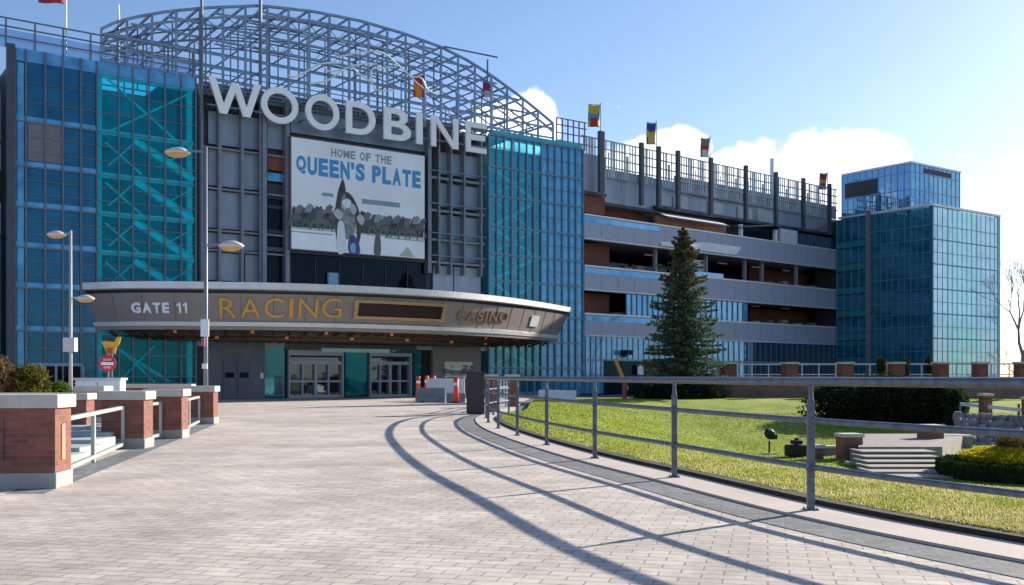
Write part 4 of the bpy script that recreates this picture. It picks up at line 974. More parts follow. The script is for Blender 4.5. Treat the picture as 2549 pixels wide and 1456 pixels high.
# ================================================================== RIGHT GLASS TOWER
def build_tower():
    B = FT.root('glass_tower', 'blue and teal glass tower at right with a smaller glass box on its roof', 'building')
    ua = FT.at(2486); H = 17.1; va = FT.atv(2086, 0); vs_ = FT.atv(2163, 0)
    st = [0,2.6,4.9,7.2,9.5,11.8,14.1,H]
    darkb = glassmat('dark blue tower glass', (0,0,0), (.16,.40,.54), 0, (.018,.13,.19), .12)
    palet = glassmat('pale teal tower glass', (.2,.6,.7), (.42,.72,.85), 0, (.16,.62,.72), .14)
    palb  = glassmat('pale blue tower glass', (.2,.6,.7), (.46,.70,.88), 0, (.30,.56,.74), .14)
    for i in range(7):
        z0, z1 = st[i]+.06, st[i+1]-.06
        MB().box(0, 2.6, .0, .1, z0, z1).build('window', palb, B)
        MB().box(2.66, 7.6, .0, .1, z0, z1).build('window', palet, B)
        MB().box(7.66, ua-.3, .0, .1, z0, z1).build('window', palb, B)
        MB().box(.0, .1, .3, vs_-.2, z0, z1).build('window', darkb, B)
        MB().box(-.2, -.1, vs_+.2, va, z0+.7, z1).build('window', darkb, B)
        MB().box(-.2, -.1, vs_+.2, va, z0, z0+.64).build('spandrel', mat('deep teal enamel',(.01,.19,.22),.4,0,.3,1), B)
    MB().box(.12, ua-.1, .12, va+3, 0, H-.1).build('core', paneld, B)
    MB().box(-.04, .16, -.04, .28, 0, H+.05).build('corner_fin', mat('deep blue corner',(.02,.10,.17),.4), B)
    MB().box(ua-.28, ua+.15, -.05, .2, 0, H+.05).build('corner_fin', mat('bright teal edge',(.14,.50,.55),.4), B)
    m = MB()
    for k in range(1,14): u = ua*k/14; m.box(u-.02,u+.02,-.03,-.003,0,H)
    for k in range(1,10): v = .3+(vs_-.3)*k/10; m.box(-.04,-.003,v-.022,v+.022,0,H)
    for k in range(0,5): v = vs_+.2+(va-vs_-.2)*k/4; m.box(-.27,-.2,v-.04,v+.04,0,H)
    for z in st+[1.3,3.7,6.0,8.3,10.6,12.9,15.4]: m.box(.3,ua-.3,-.05,-.003,z-.03,z+.03); m.box(-.05,-.003,.3,vs_-.2,z-.035,z+.035)
    m.build('mullions', mat('tower mullion',(.12,.30,.40),.4,.4,.1,2), B)
    MB().box(-.35,.0,vs_-.2,vs_+.15,0,H+.5).build('column', mat('brown grey column',(.17,.17,.19),.6), B)
    m = MB(); m.box(-.08,ua+.2,-.08,.3,H+.06,H+.25); m.box(-.08,.3,.31,va,H+.06,H+.25); m.build('parapet', fasct, B)
    # roof box
    u0, u1, v0, v1, z1 = 2.34, 10.9, 3.74, 11.6, 22.0
    X = MB().box(u0+.1,u1-.1,v0+.1,v1-.1,H-.2,z1-.1).build('roof_box', paneld, B)
    rb = glassmat('roof box blue glass',(0,0,0),(.45,.65,.9),0,(.04,.16,.38),.25); rb2 = glassmat('roof box pale glass',(0,0,0),(.5,.7,.9),0,(.10,.22,.36),.3)
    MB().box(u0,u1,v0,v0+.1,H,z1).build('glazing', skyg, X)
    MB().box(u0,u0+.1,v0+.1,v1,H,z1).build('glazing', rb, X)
    MB().box(u0-.05,u0-.005,v1-4.2,v1-.4,19.6,21.1).build('louvre', mat('charcoal louvre',(.03,.035,.045),.6,0,.3,2,streak=8), X)
    MB().box(u0+2.2,u1-1.6,v0-.05,v0-.005,21.3,21.75).build('louvre', MT['charcoal louvre'], X)
    m = MB()
    for k in range(0,12): u = u0+(u1-u0)*k/11; m.box(u-.035,u+.035,v0-.04,v0-.002,H,z1)
    for k in range(0,12): v = v0+(v1-v0)*k/11; m.box(u0-.04,u0-.002,v-.035,v+.035,H,z1)
    for z in (18.4,19.5,21.2): m.box(u0,u1,v0-.035,v0-.002,z-.04,z+.04); m.box(u0-.035,u0-.002,v0,v1,z-.04,z+.04)
    m.build('mullions', MT['tower mullion'], X)
    m = MB(); m.box(u0-.1,u1+.1,v0-.1,v0+.15,z1,z1+.18); m.box(u0-.1,u0+.15,v0+.16,v1,z1,z1+.18); m.build('coping', fasct, X)
build_tower()

# ================================================================== FLAGS
def build_flags():
    defs = [(1478,262,316,86,30,('yellow','teal','red'),'yellow and red banner flag above the left end of the wing roof'),
            (1620,307,360,90,24,('navy','yellow','yellow'),'navy and yellow banner flag, second above the wing roof'),
            (1754,345,392,96,23,('olive','red','white'),'grey and red banner flag, third above the wing roof'),
            (2048,432,472,104,20,('plum','yellow','plum'),'plum and yellow banner flag nearest the glass tower'),
            (1042,188,242,70,26,('red','orange','orange'),'orange banner flag seen through the roof lattice'),
            (1212,205,242,76,22,('plum','red','white'),'dark red banner flag at the right shoulder of the roof lattice'),
            (128,-56,8,57,62,('plum','plum','red'),'plum red banner whose lower hem shows at the top left corner')]
    cols = {'yellow':(.62,.42,.05),'teal':(.10,.28,.42),'red':(.45,.03,.05),'navy':(.06,.06,.28),'olive':(.22,.21,.17),'white':(.6,.6,.58),'plum':(.25,.04,.12),'orange':(.7,.25,.04)}
    for x, y0, y1, Z, wpx, cs, lab in defs:
        p = P(x, y1, Z); h = (y1-y0)/FX*Z; w = wpx/FX*Z
        F = empty('banner_flag', p, R(12), lab, 'flag', 'banner flags round the roof')
        n = 5
        me = MB(); nz = 12; nx = 5
        for j in range(nz+1):
            for i in range(nx+1):
                me.v.append((-w/2+w*i/nx, .10*math.sin(i*1.3+j*.35)*w/1.2, h*j/nz))
        for j in range(nz):
            for i in range(nx): me.f.append((j*(nx+1)+i, j*(nx+1)+i+1, (j+1)*(nx+1)+i+1, (j+1)*(nx+1)+i))
        o = me.build('cloth', mat('flag '+cs[0], cols[cs[0]], .8), F, smooth=True)
        for c in cs[1:]: o.data.materials.append(mat('flag '+c, cols[c], .8))
        for pl in o.data.polygons:
            j = pl.index//nx; i = pl.index % nx
            pl.material_index = 2 if (j < 5 and 0 < i < 4) else (1 if (3 < j < 8 and (i in (0,4) or j < 7)) else 0)
        md = o.modifiers.new('thick', 'SOLIDIFY'); md.thickness = .02
        zb = 18.7 - p.z if Z > 50 else -p.z
        MB().tube([(w/2+.08 if Z>50 else w*.3,0,18.7-p.z),(w/2+.08 if Z>50 else w*.3,0,h+.25)], .045 if Z>60 else .025, 8).build('pole', mat('pale flagpole',(.38,.44,.52),.4,.3), F)
        MB().bar((-w/2,0,h+.05),(w/2+.08,0,h+.05),.05).build('arm', MT['pale flagpole'], F)
    for x, y0, y1, Z, lab in ((295,12,115,62,'white whip antenna rising behind the left parapet'),(1921,395,446,98,'white stub mast on the wing roof')):
        p = P(x, y1, Z); h = (y0-y1)/FX*Z*-1
        o = MB().tube([(0,0,18.6-p.z),(0,0,h*.6),(0,0,h)], [.10,.09,.05] if Z<90 else [.2,.2,.2], 8).build('antenna_mast', whites); o.location = p; tag(o, lab, 'antenna')
build_flags()

# ================================================================== LAMP POSTS
def build_lamp(x, ytop, Z, low_y, arm_hi, arm_lo, label, box_y=None, col=None):
    base = P(x, HY, Z); base.z = 0; zt = EYE+(HY-ytop)/FX*Z; zl = EYE+(HY-low_y)/FX*Z
    L_ = empty('street_lamp', base, 0, label, 'street lamp', 'double headed lamp posts behind the brick wall')
    MB().tube([(0,0,0),(0,0,2),(0,0,zt)], [.085,.07,.055], 12).build('pole', col, L_, smooth=True)
    MB().lathe([(.2,0),(.2,.35),(.13,.42)], n=12).build('base', conc, L_)
    for z, dx, in ((zt-.15, arm_hi),(zl, arm_lo)):
        s = 1 if dx > 0 else -1
        MB().bar((0,0,z),(dx-.3*s,0,z+.03),.06).build('arm', col, L_)
        m = MB(); n = 14
        # flattened cobra head: lens profile
        prof = [(.0,.15),(.16,.13),(.34,.05),(.42,-.02),(.40,-.06)]
        for r, zz in prof:
            for k in range(n): t = 2*math.pi*k/n; m.v.append((dx+r*math.cos(t), r*.6*math.sin(t), z+zz))
        for i in range(len(prof)-1):
            for k in range(n): m.f.append((i*n+k, i*n+(k+1)%n, (i+1)*n+(k+1)%n, (i+1)*n+k))
        h = m.build('lamp_head', mat('cream lamp housing',(.70,.66,.58),.4), L_, smooth=True)
        m = MB(); pr2 = [(.39,-.06),(.28,-.15),(.12,-.19),(.0,-.2)]
        for r, zz in pr2:
            for k in range(n): t = 2*math.pi*k/n; m.v.append((dx+r*math.cos(t), r*.6*math.sin(t), z+zz))
        for i in range(len(pr2)-1):
            for k in range(n): m.f.append((i*n+k, i*n+(k+1)%n, (i+1)*n+(k+1)%n, (i+1)*n+k))
        m.build('lens', mat('amber lens',(.60,.38,.13),.3), h, smooth=True)
    if box_y:
        z = EYE+(HY-box_y)/FX*Z
        MB().box(-.25,.25,-.22,.12,z-.3,z+.3).build('junction_box', mat('lilac grey box',(.55,.54,.58),.5), L_)
    return L_
la = build_lamp(176, 574, 44, 742, -.62, .62, 'pale lamp post with two heads, left of the DO NOT ENTER sign', 858, mat('pale grey pole',(.44,.43,.42),.5,0,.06,2))
lb = build_lamp(512, 366, 33, 610, -.92, .82, 'dull grey lamp post with two heads in front of the centre facade', None, mat('dull grey pole',(.20,.22,.26),.5,.2,.1,2))
def pole_signs():
    z = lambda y: EYE+(HY-y)/FX*32.8
    b = P(512,HY,32.8)
    s = empty('pole_notice', (b.x, 32.8, 0), 0, 'small pale banner strapped to the dull grey lamp post', 'sign')
    MB().box(-.13,.13,-.12,-.08,z(838),z(795)).build('sheet', whites, s); MB().box(-.1,.0,-.14,-.08,z(862),z(842)).build('red_tab', mat('faded red tab',(.4,.1,.14),.6), s)
    MB().box(-.08,.08,-.14,-.08,z(918),z(905)).build('tab', whites, s); MB().box(-.14,.14,-.075,-.06,z(800),z(797)).build('strap', steel, s)
pole_signs()

# ================================================================== BRICK PIERS AND RAILS, LEFT WALL
DL = Vector((-.17,1,0)).normalized(); AL = math.atan2(-DL.x, DL.y)
def pier_proto(w=.75, d=.95, h=1.0, label=''):
    """origin: front right corner on the ground; width to -x, depth to +y"""
    p = empty('brick_pier', (0,0,0), 0, label, 'pier', 'brick piers along the plaza')
    MB().box(-w,0,0,d,.20,h-.02).build('brickwork', brick, p, bevel=.006)
    MB().box(-w-.02,.02,-.02,d+.02,0,.20).build('plinth', conc, p, bevel=.01)
    MB().box(-w-.05,.05,-.05,d+.05,h-.018,h+.15).build('cap', capm, p, bevel=.012)
    return p
P1 = pier_proto(1.6,.55,1.02,'nearest brick pier with a limestone cap at the left edge of the plaza')
# recessed panel joints on the near pier face
m = MB()
for x0, x1, z0, z1 in ((-.98,-.965,.35,.86),(-.62,-.605,.35,.86)): m.box(x0,x1,-.006,.0,z0,z1)
m.build('panel_joint', paneld, P1)
MB().box(-.0,.012,.2,.32,.35,.8).build('side_panel', mat('tan side panel',(.42,.25,.15),.7), P1)
c0 = G(137,1217); P1.location = c0; P1.rotation_euler = (0,0,AL*.4)
proto = pier_proto(.8,.62,.96,'second brick pier from the front at the left of the plaza')
proto.location = G(358,1117); proto.rotation_euler = (0,0,AL*.4)
p3 = copy_thing(proto, G(452,1092), AL*.4, 'third brick pier from the front at the left of the plaza')
p4 = copy_thing(proto, G(531,1056), AL*.4, 'farthest brick pier of the left plaza wall, beside the lamp post')
for (x, y, Z, s, lab) in ((256,0,30,.9,'short brick pier in the second row behind the left railing'),(60,0,24,1.0,'brick pier in the second row near the left picture edge')):
    q = P(x, HY, Z); copy_thing(proto, (q.x, Z, 0), 0, lab)
def frame_rail(a, b, label, z0=.10, z1=.80, mid=1):
    r = empty('framed_railing', a, 0, label, 'railing', 'pale framed railings between the brick piers')
    d = Vector(b)-Vector(a); m = MB()
    pm = mat('pale railing paint',(.45,.45,.43),.45,.1,.08,3)
    MB().bar((0,0,z1),(d.x,d.y,z1),.07,.06).build('top_rail', pm, r); MB().bar((0,0,z0),(d.x,d.y,z0),.06,.06).build('bottom_rail', pm, r)
    for k in range(mid+2):
        t = (k+.02)/(mid+1) if k==0 else (k-.02*(k==mid+1))/(mid+1)
        MB().bar((d.x*t,d.y*t,0.01),(d.x*t,d.y*t,z1),.06,.05).build('post', pm, r)
a = G(176,1192); pm_ = None
frame_rail(Vector((-6.02,13.3,0)), Vector((-7.48,19.72,0)), 'pale framed railing between the nearest and second brick piers')
q3 = G(452,1092); q4 = G(531,1056)
frame_rail(Vector((q3.x-.35,q3.y+.66,0)), Vector((q4.x-.40,q4.y-.02,0)), 'pale framed railing between the third and farthest brick piers')
frame_rail(Vector((-7.6,20.65,0)), Vector((q3.x-.45,q3.y-.03,0)), 'short pale railing between the second and third brick piers', mid=0)
# kerb edge under the left wall, steps and low walls beyond
ribbonL = [Vector((-6.05-.17*(y-13)*1.0-.25, y, 0)) for y in (13.95,16,18,19.8)]
def lx(y): return -5.42-.17*(y-12.8)
m = MB(); m.slab([(lx(12)-.75,12.2),(lx(12)-.28,12.2),(lx(31)-.28,31),(lx(31)-.75,31)], -.01, .005)
tag_s(m.build('paving_band', band))
o = MB()
for i in range(6):
    y = 15.3+i*1.0; o.box(-11.5,lx(y+1.0)-.95,y,y+(1.0 if i<5 else 1.6),-.02,.05+.07*i)
tag(o.build('low_steps', mat('pale concrete step',(.42,.45,.43),.85,0,.1,2,bump=.2)), 'broad pale concrete steps seen through the left railing', 'steps')
def low_wall(x0,x1,Z,h,label,mt=brick,d=.4):
    a = P(x0,HY,Z); b = P(x1,HY,Z); w = empty('low_wall', (a.x,Z,0), 0, label, 'wall')
    L_ = b.x-a.x; MB().box(0,L_,0,d,0,h-.14).build('brickwork', mt, w); MB().box(-.04,L_+.04,-.05,d+.05,h-.138,h).build('cap', capm, w, bevel=.01); return w
low_wall(285,475,36,1.12,'long low wall with a pale cap behind the left piers'); low_wall(-40,215,21,1.05,'low capped wall holding the leafy bed at far left'); 

# ---- signs behind the wall
def build_ped_signs():
    Z = 34; b = P(268,HY,Z); b.z = 0; z = lambda y: EYE+(HY-y)/FX*Z; k = Z/FX
    s = empty('no_entry_sign', b, 0, 'round red no entry sign with a white bar on a post behind the brick piers', 'sign')
    MB().tube([(0,.05,0),(0,.05,z(882))], .035, 8).build('post', steel, s)
    n = 28; r = 21*k; cz = z(905)
    MB().prism([(r*math.cos(2*math.pi*i/n), cz+r*math.sin(2*math.pi*i/n)) for i in range(n)], -.02, .0).build('disc', redp, s)
    MB().box(-r*.74,r*.74,-.028,-.021,cz-r*.17,cz+r*.17).build('bar', mat('white sign film',(.75,.72,.74),.4), s)
    link_mesh(text_mesh('DO NOT',-r*.5,r*.5,cz+r*.34,cz+r*.58,-.021,.006,.02),'wording',MT['white sign film'],s)
    link_mesh(text_mesh('ENTER',-r*.42,r*.42,cz-r*.58,cz-r*.34,-.021,.006,.02),'wording',MT['white sign film'],s)
    w = empty('orange_bird_sign', (b.x, Z+.3, 0), 0, 'orange and yellow cut out marker with a navy top above the no entry sign', 'sign')
    MB().tube([(0,.06,0),(0,.06,z(870))], .03, 8).build('post', steel, w)
    MB().prism([(-.32,z(850)),(-.1,z(846)),(.12,z(852)),(.2,z(838)),(.34,z(838)),(.28,z(855)),(.18,z(864)),(.14,z(880)),(-.12,z(883)),(-.2,z(868))], -.03, .0).build('plate', yell, w)
    MB().prism([(-.22,z(838)),(.12,z(838)),(.08,z(850)),(-.2,z(848))], -.045, -.031).build('navy_patch', navy, w)
    MB().prism([(-.16,z(866)),(.06,z(864)),(.04,z(880)),(-.1,z(881))], -.045, -.031).build('rust_patch', mat('rust paint',(.4,.12,.02),.5), w)
    x = empty('white_cabinet', (b.x+.15, Z-1.2, 0), 0, 'white utility cabinet standing below the no entry sign', 'cabinet')
    MB().box(-.72,.72,0,.5,0.05,1.27).build('body', whites, x, bevel=.02); MB().box(-.76,.76,-.04,.54,1.27,1.34).build('lid', mat('pale lid',(.66,.68,.7),.5), x)
    MB().box(-.01,.01,-.012,-.001,.1,1.2).build('door_seam', steel, x)
build_ped_signs()

# ================================================================== FOLIAGE
def leafmat(name, c1, c2, tr=.35):
    if name in MT: return MT[name]
    m = bpy.data.materials.new(name); m.use_nodes = True; nt = m.node_tree; nt.nodes.clear(); N = nt.nodes.new; L = nt.links.new
    out = N('ShaderNodeOutputMaterial'); tc = N('ShaderNodeTexCoord'); n1 = N('ShaderNodeTexNoise'); n1.inputs['Scale'].default_value = 3.5; n1.inputs['Detail'].default_value = 6
    L(tc.outputs['Object'], n1.inputs['Vector']); cr = N('ShaderNodeValToRGB'); cr.color_ramp.elements[0].position=.35; cr.color_ramp.elements[1].position=.65
    cr.color_ramp.elements[0].color=(*c1,1); cr.color_ramp.elements[1].color=(*c2,1); L(n1.outputs[0], cr.inputs[0])
    d = N('ShaderNodeBsdfDiffuse'); t = N('ShaderNodeBsdfTranslucent'); L(cr.outputs[0], d.inputs[0]); L(cr.outputs[0], t.inputs[0])
    ms = N('ShaderNodeMixShader'); ms.inputs[0].default_value = tr; L(d.outputs[0], ms.inputs[1]); L(t.outputs[0], ms.inputs[2]); L(ms.outputs[0], out.inputs[0])
    MT[name] = m; return m
def tris(cen, size, rng, flat=.0, up=None):
    n = len(cen); a = rng.normal(size=(n,3)); b = rng.normal(size=(n,3))
    a /= np.linalg.norm(a,axis=1)[:,None]; b -= a*(a*b).sum(1)[:,None]; b /= np.linalg.norm(b,axis=1)[:,None]
    s = size if np.ndim(size) else np.full(n, size); s = s[:,None]
    return np.stack([cen-a*s*.5, cen+b*s*.35, cen+a*s*.5, cen-b*s*.35],1)
def mesh_quads(name, Q, mt, parent):
    n = len(Q); me = bpy.data.meshes.new(name); me.vertices.add(n*4); me.vertices.foreach_set('co', Q.reshape(-1).astype(np.float32))
    me.loops.add(n*4); me.loops.foreach_set('vertex_index', np.arange(n*4,dtype=np.int32)); me.polygons.add(n)
    me.polygons.foreach_set('loop_start', np.arange(0,n*4,4,dtype=np.int32)); me.polygons.foreach_set('loop_total', np.full(n,4,dtype=np.int32)); me.update(); me.materials.append(mt)
    o = bpy.data.objects.new(name, me); C.objects.link(o); o.parent = parent; return o
def conifer(loc, H, Rb, label):
    T = empty('spruce_tree', loc, 0, label, 'conifer'); rng = np.random.default_rng(11)
    MB().tube([(0,0,-.1),(0,0,H*.5),(0,0,H)], [.20,.11,.015], 8).build('trunk', bark, T)
    Q = []; br = MB(); levels = 50
    for i in range(levels):
        t = i/(levels-1); z = .35+(H-.5)*t**.92; r = Rb*(1-t)**.56*(1+.20*math.sin(i*1.57))+.04
        nb = int(5+7*(1-t))
        for k in range(nb):
            a = k*6.283/nb+i*1.9+rng.uniform(-.25,.25); L_ = r*rng.uniform(.5,1.2); droop = -.10-.18*(1-t)
            up_ = .30
            pts = []
            for s in range(6):
                q = s/5; pts.append((math.cos(a)*L_*q, math.sin(a)*L_*q, z+L_*(droop*q*1.6+up_*q*q*.9)))
            br.tube(pts, [.022,.018,.014,.011,.008,.004], 3, cap=False)
            n = int(54*L_/1.5)+10; q = rng.random(n)**.75
            P0 = np.array(pts); idx = q*5; i0 = np.minimum(idx.astype(int),4); f = (idx-i0)[:,None]
            cen = P0[i0]*(1-f)+P0[i0+1]*f
            wd_ = (.28*(1-q*.55)*L_/2+.05)[:,None]
            side = np.c_[-math.sin(a)*np.ones(n), math.cos(a)*np.ones(n), np.zeros(n)]
            cen = cen+side*rng.uniform(-1,1,(n,1))*wd_ + np.c_[np.zeros((n,2)), rng.uniform(-.12,.02,n)]
            Q.append(tris(cen, rng.uniform(.10,.24,n), rng))
    br.build('branches', bark, T)
    Q = np.concatenate(Q); zc = Q[:,:,2].mean(1); rc = np.hypot(Q[:,:,0].mean(1), Q[:,:,1].mean(1))
    k = (zc > H*.80) | ((zc > H*.66) & (rng.random(len(zc)) < .35))
    sel = rng.random(len(Q)) < .25
    mesh_quads('needles', Q[~k], leafmat('spruce needles', (.040,.080,.058), (.125,.170,.105), .35), T)
    mesh_quads('cone_laden_top', Q[k], leafmat('brown cones and needles', (.040,.055,.030), (.15,.11,.055), .25), T)
    # pale new tips
    ang = rng.random(2600)*6.283; tt = rng.random(2600)**1.5; zz = .5+(H-1)*tt; rr = Rb*(1-tt)**.8*rng.uniform(.75,1.08,2600)
    cen = np.c_[np.cos(ang)*rr, np.sin(ang)*rr, zz-.12*rr]
    mesh_quads('branch_tips', tris(cen, rng.uniform(.08,.16,2600), rng), leafmat('pale green tips', (.08,.10,.04), (.17,.17,.08), .3), T)
conifer(P(1700,HY,62)-Vector((0,0,EYE-.05)), 10.45, 2.5, 'tall dark spruce with brown cones at its tip standing on the lawn')
def bush(loc, rx, ry, rz, n, size, c1, c2, label, name='shrub', cat='shrub', group=None, lumps=7, seed=1, stem=True):
    T = empty(name, loc, 0, label, cat, group); rng = np.random.default_rng(seed)
    cs = [(rng.uniform(-.6,.6)*rx, rng.uniform(-.5,.5)*ry, rz*rng.uniform(.3,.6), rng.uniform(.38,.62)) for _ in range(lumps)]
    out = []
    for cx, cy, cz, s in cs:
        m_ = n//lumps; d = rng.normal(size=(m_,3)); d /= np.linalg.norm(d,axis=1)[:,None]; rad = rng.uniform(.55,1.08,m_)**.6
        c = np.c_[cx+d[:,0]*rad*rx*s, cy+d[:,1]*rad*ry*s, cz+d[:,2]*rad*rz*s]; c[:,2] = np.abs(c[:,2]); out.append(c)
    cen = np.concatenate(out)
    mesh_quads('foliage', tris(cen, rng.uniform(size*.6,size*1.3,len(cen)), rng), leafmat('leaves '+name+str(seed), c1, c2), T)
    if stem:
        m = MB()
        for cx, cy, cz, s in cs: m.tube([(cx*.2,cy*.2,-.05),(cx*.6,cy*.6,cz*.5),(cx,cy,cz)], [.05,.035,.015], 5)
        m.build('stems', bark, T)
    return T
def gz(x, Z): X = (x-CX)/FX*Z; return Vector((X, Z, g(X,Z)))
bush(gz(2215,50), 3.6, 2.2, 2.15, 34000, .16, (.008,.018,.012), (.035,.055,.028), 'large dark spreading juniper beside the right terrace', 'juniper_bush', 'bush', lumps=16, seed=5)
bush(gz(2370,49), .8, .8, 2.0, 5000, .13, (.02,.05,.02), (.07,.11,.05), 'narrow green shrub at the right end of the dark juniper', seed=6)
bush(gz(1690,60), 2.6, 1.5, .95, 9000, .14, (.006,.014,.014), (.025,.045,.03), 'low dark juniper skirt under the tall spruce', 'low_juniper', 'bush', seed=7)
for i, (x, s) in enumerate(((2190,1.0),(2252,1.15),(2312,1.3))):
    bush(P(x,HY,62.5)+Vector((0,0,.05)), .3, .3, 1.05*s, 1200, .12, (.02,.035,.01), (.07,.085,.03), 'small upright shrub %s on the raised terrace' % ('behind the second pier','in the middle','left of the tower corner')[i], seed=10+i, lumps=3, group='upright shrubs on the terrace')
bush(P(62,HY,22.5)-Vector((0,0,EYE-.85)), .62, .5, .75, 5200, .07, (.05,.065,.015), (.22,.20,.04), 'yellow green leafy shrub behind the nearest pier', seed=14)
bush(P(2,HY,22)-Vector((0,0,EYE-1.0)), .35, .4, .75, 1800, .07, (.10,.08,.04), (.26,.17,.08), 'tan dry shrub at the left picture edge', seed=15)
bush(P(155,HY,23)-Vector((0,0,EYE-.9)), .22, .3, .35, 1500, .06, (.06,.11,.02), (.16,.26,.04), 'small bright green plant behind the nearest pier cap', seed=16)
def bare_tree(loc, H, label, seed, spread=.5):
    T = empty('bare_tree', loc, 0, label, 'tree', 'leafless trees at the right edge'); rng = random.Random(seed)
    tr = MB(); tw = MB()
    def grow(p, d, L_, r, lev):
        q = p+d*L_; (tr if lev < 2 else tw).tube([p, (p+q)/2+Vector((rng.uniform(-.05,.05),rng.uniform(-.05,.05),0))*L_, q], [r, r*.8, r*.62], 5 if lev<3 else 3, cap=False)
        if lev >= 7: return
        for k in range(2 if lev < 1 else rng.choice((2,3))):
            nd = (d+Vector((rng.uniform(-1,1),rng.uniform(-1,1),rng.uniform(-.15,.65)))*spread).normalized()
            grow(q, nd, L_*rng.uniform(.66,.86), r*.62, lev+1)
    grow(Vector((0,0,0)), Vector((0,0,1)), H*.22, H*.016, 0)
    gm = mat('pale grey bark', (.22,.19,.20), .9, 0, .2, 4)
    tr.build('trunk', gm, T); tw.build('twigs', gm, T)
bare_tree(P(2545,HY,78)-Vector((0,0,EYE)), 13.5, 'tall leafless tree right of the glass tower', 3, .55)
bare_tree(P(2535,HY,64)-Vector((0,0,EYE)), 4.6, 'short leafless tree in front at the right picture edge', 8, .6)
bare_tree(P(2590,HY,105)-Vector((0,0,EYE)), 13, 'leafless tree farther back at the right edge', 12, .6)

# ================================================================== RIGHT TERRACE, STEPS, BEDS
def far_pier(x, Z, z0, h, w, label, mt=brickf, group='brick piers of the raised terrace', d=None):
    p = P(x,HY,Z); e = empty('terrace_pier', (p.x, Z, z0), R(8), label, 'pier', group); d = d or w
    MB().box(-w/2,w/2,-d/2,d/2,0,h-.1).build('brickwork', mt, e); MB().box(-w/2-.05,w/2+.05,-d/2-.05,d/2+.05,h-.099,h+.02).build('cap', capm, e, bevel=.01)
    return e
names = ['beside the spruce','second from the spruce','third from the spruce','fourth from the spruce','fifth from the spruce','sixth from the spruce','at the right picture edge']
for i, x in enumerate((1812,1965,2103,2230,2340,2438,2542)):
    far_pier(x, 63-i*.4, 1.25, .98, .82-.03*i, 'brick pier on the raised terrace, '+names[i])
def terrace():
    a = P(1735,HY,66); b = P(2760,HY,60)
    w = empty('terrace_wall', (0,0,0), 0, 'long brick retaining wall carrying the raised terrace at right', 'wall')
    m = MB(); m.slab([(a.x,64.2),(b.x+2,60.8),(b.x+2,92),(a.x+4,78)], -.2, 1.22); m.build('brickwork', brickmat('brown pink brick',(.30,.16,.13),(.20,.11,.095),(.3,.26,.24),bw=.4,bh=.14), w)
    m = MB(); m.slab([(a.x-.1,64.05),(b.x+2,60.65),(b.x+2,61.2),(a.x-.1,64.6)], 1.221, 1.36); m.build('coping', capm, w)
    r = empty('terrace_railing', (0,0,0), 0, 'pale two bar railing running between the piers of the raised terrace', 'railing')
    for nm, z, t in (('top_rail', 2.13, .09), ('bottom_rail', 1.5, .06)): MB().bar((a.x,64.2,z),(b.x+2,60.8,z),.07,t).build(nm, mat('pale rail paint',(.50,.52,.54),.5), r)
    m = None
    for k in range(26):
        t = k/25; MB().box(-.03,.03,-.03,.03,1.36,2.1).build('baluster', MT['pale rail paint'], r).location = (a.x+(b.x+2-a.x)*t, 64.2-3.4*t, 0)
terrace()
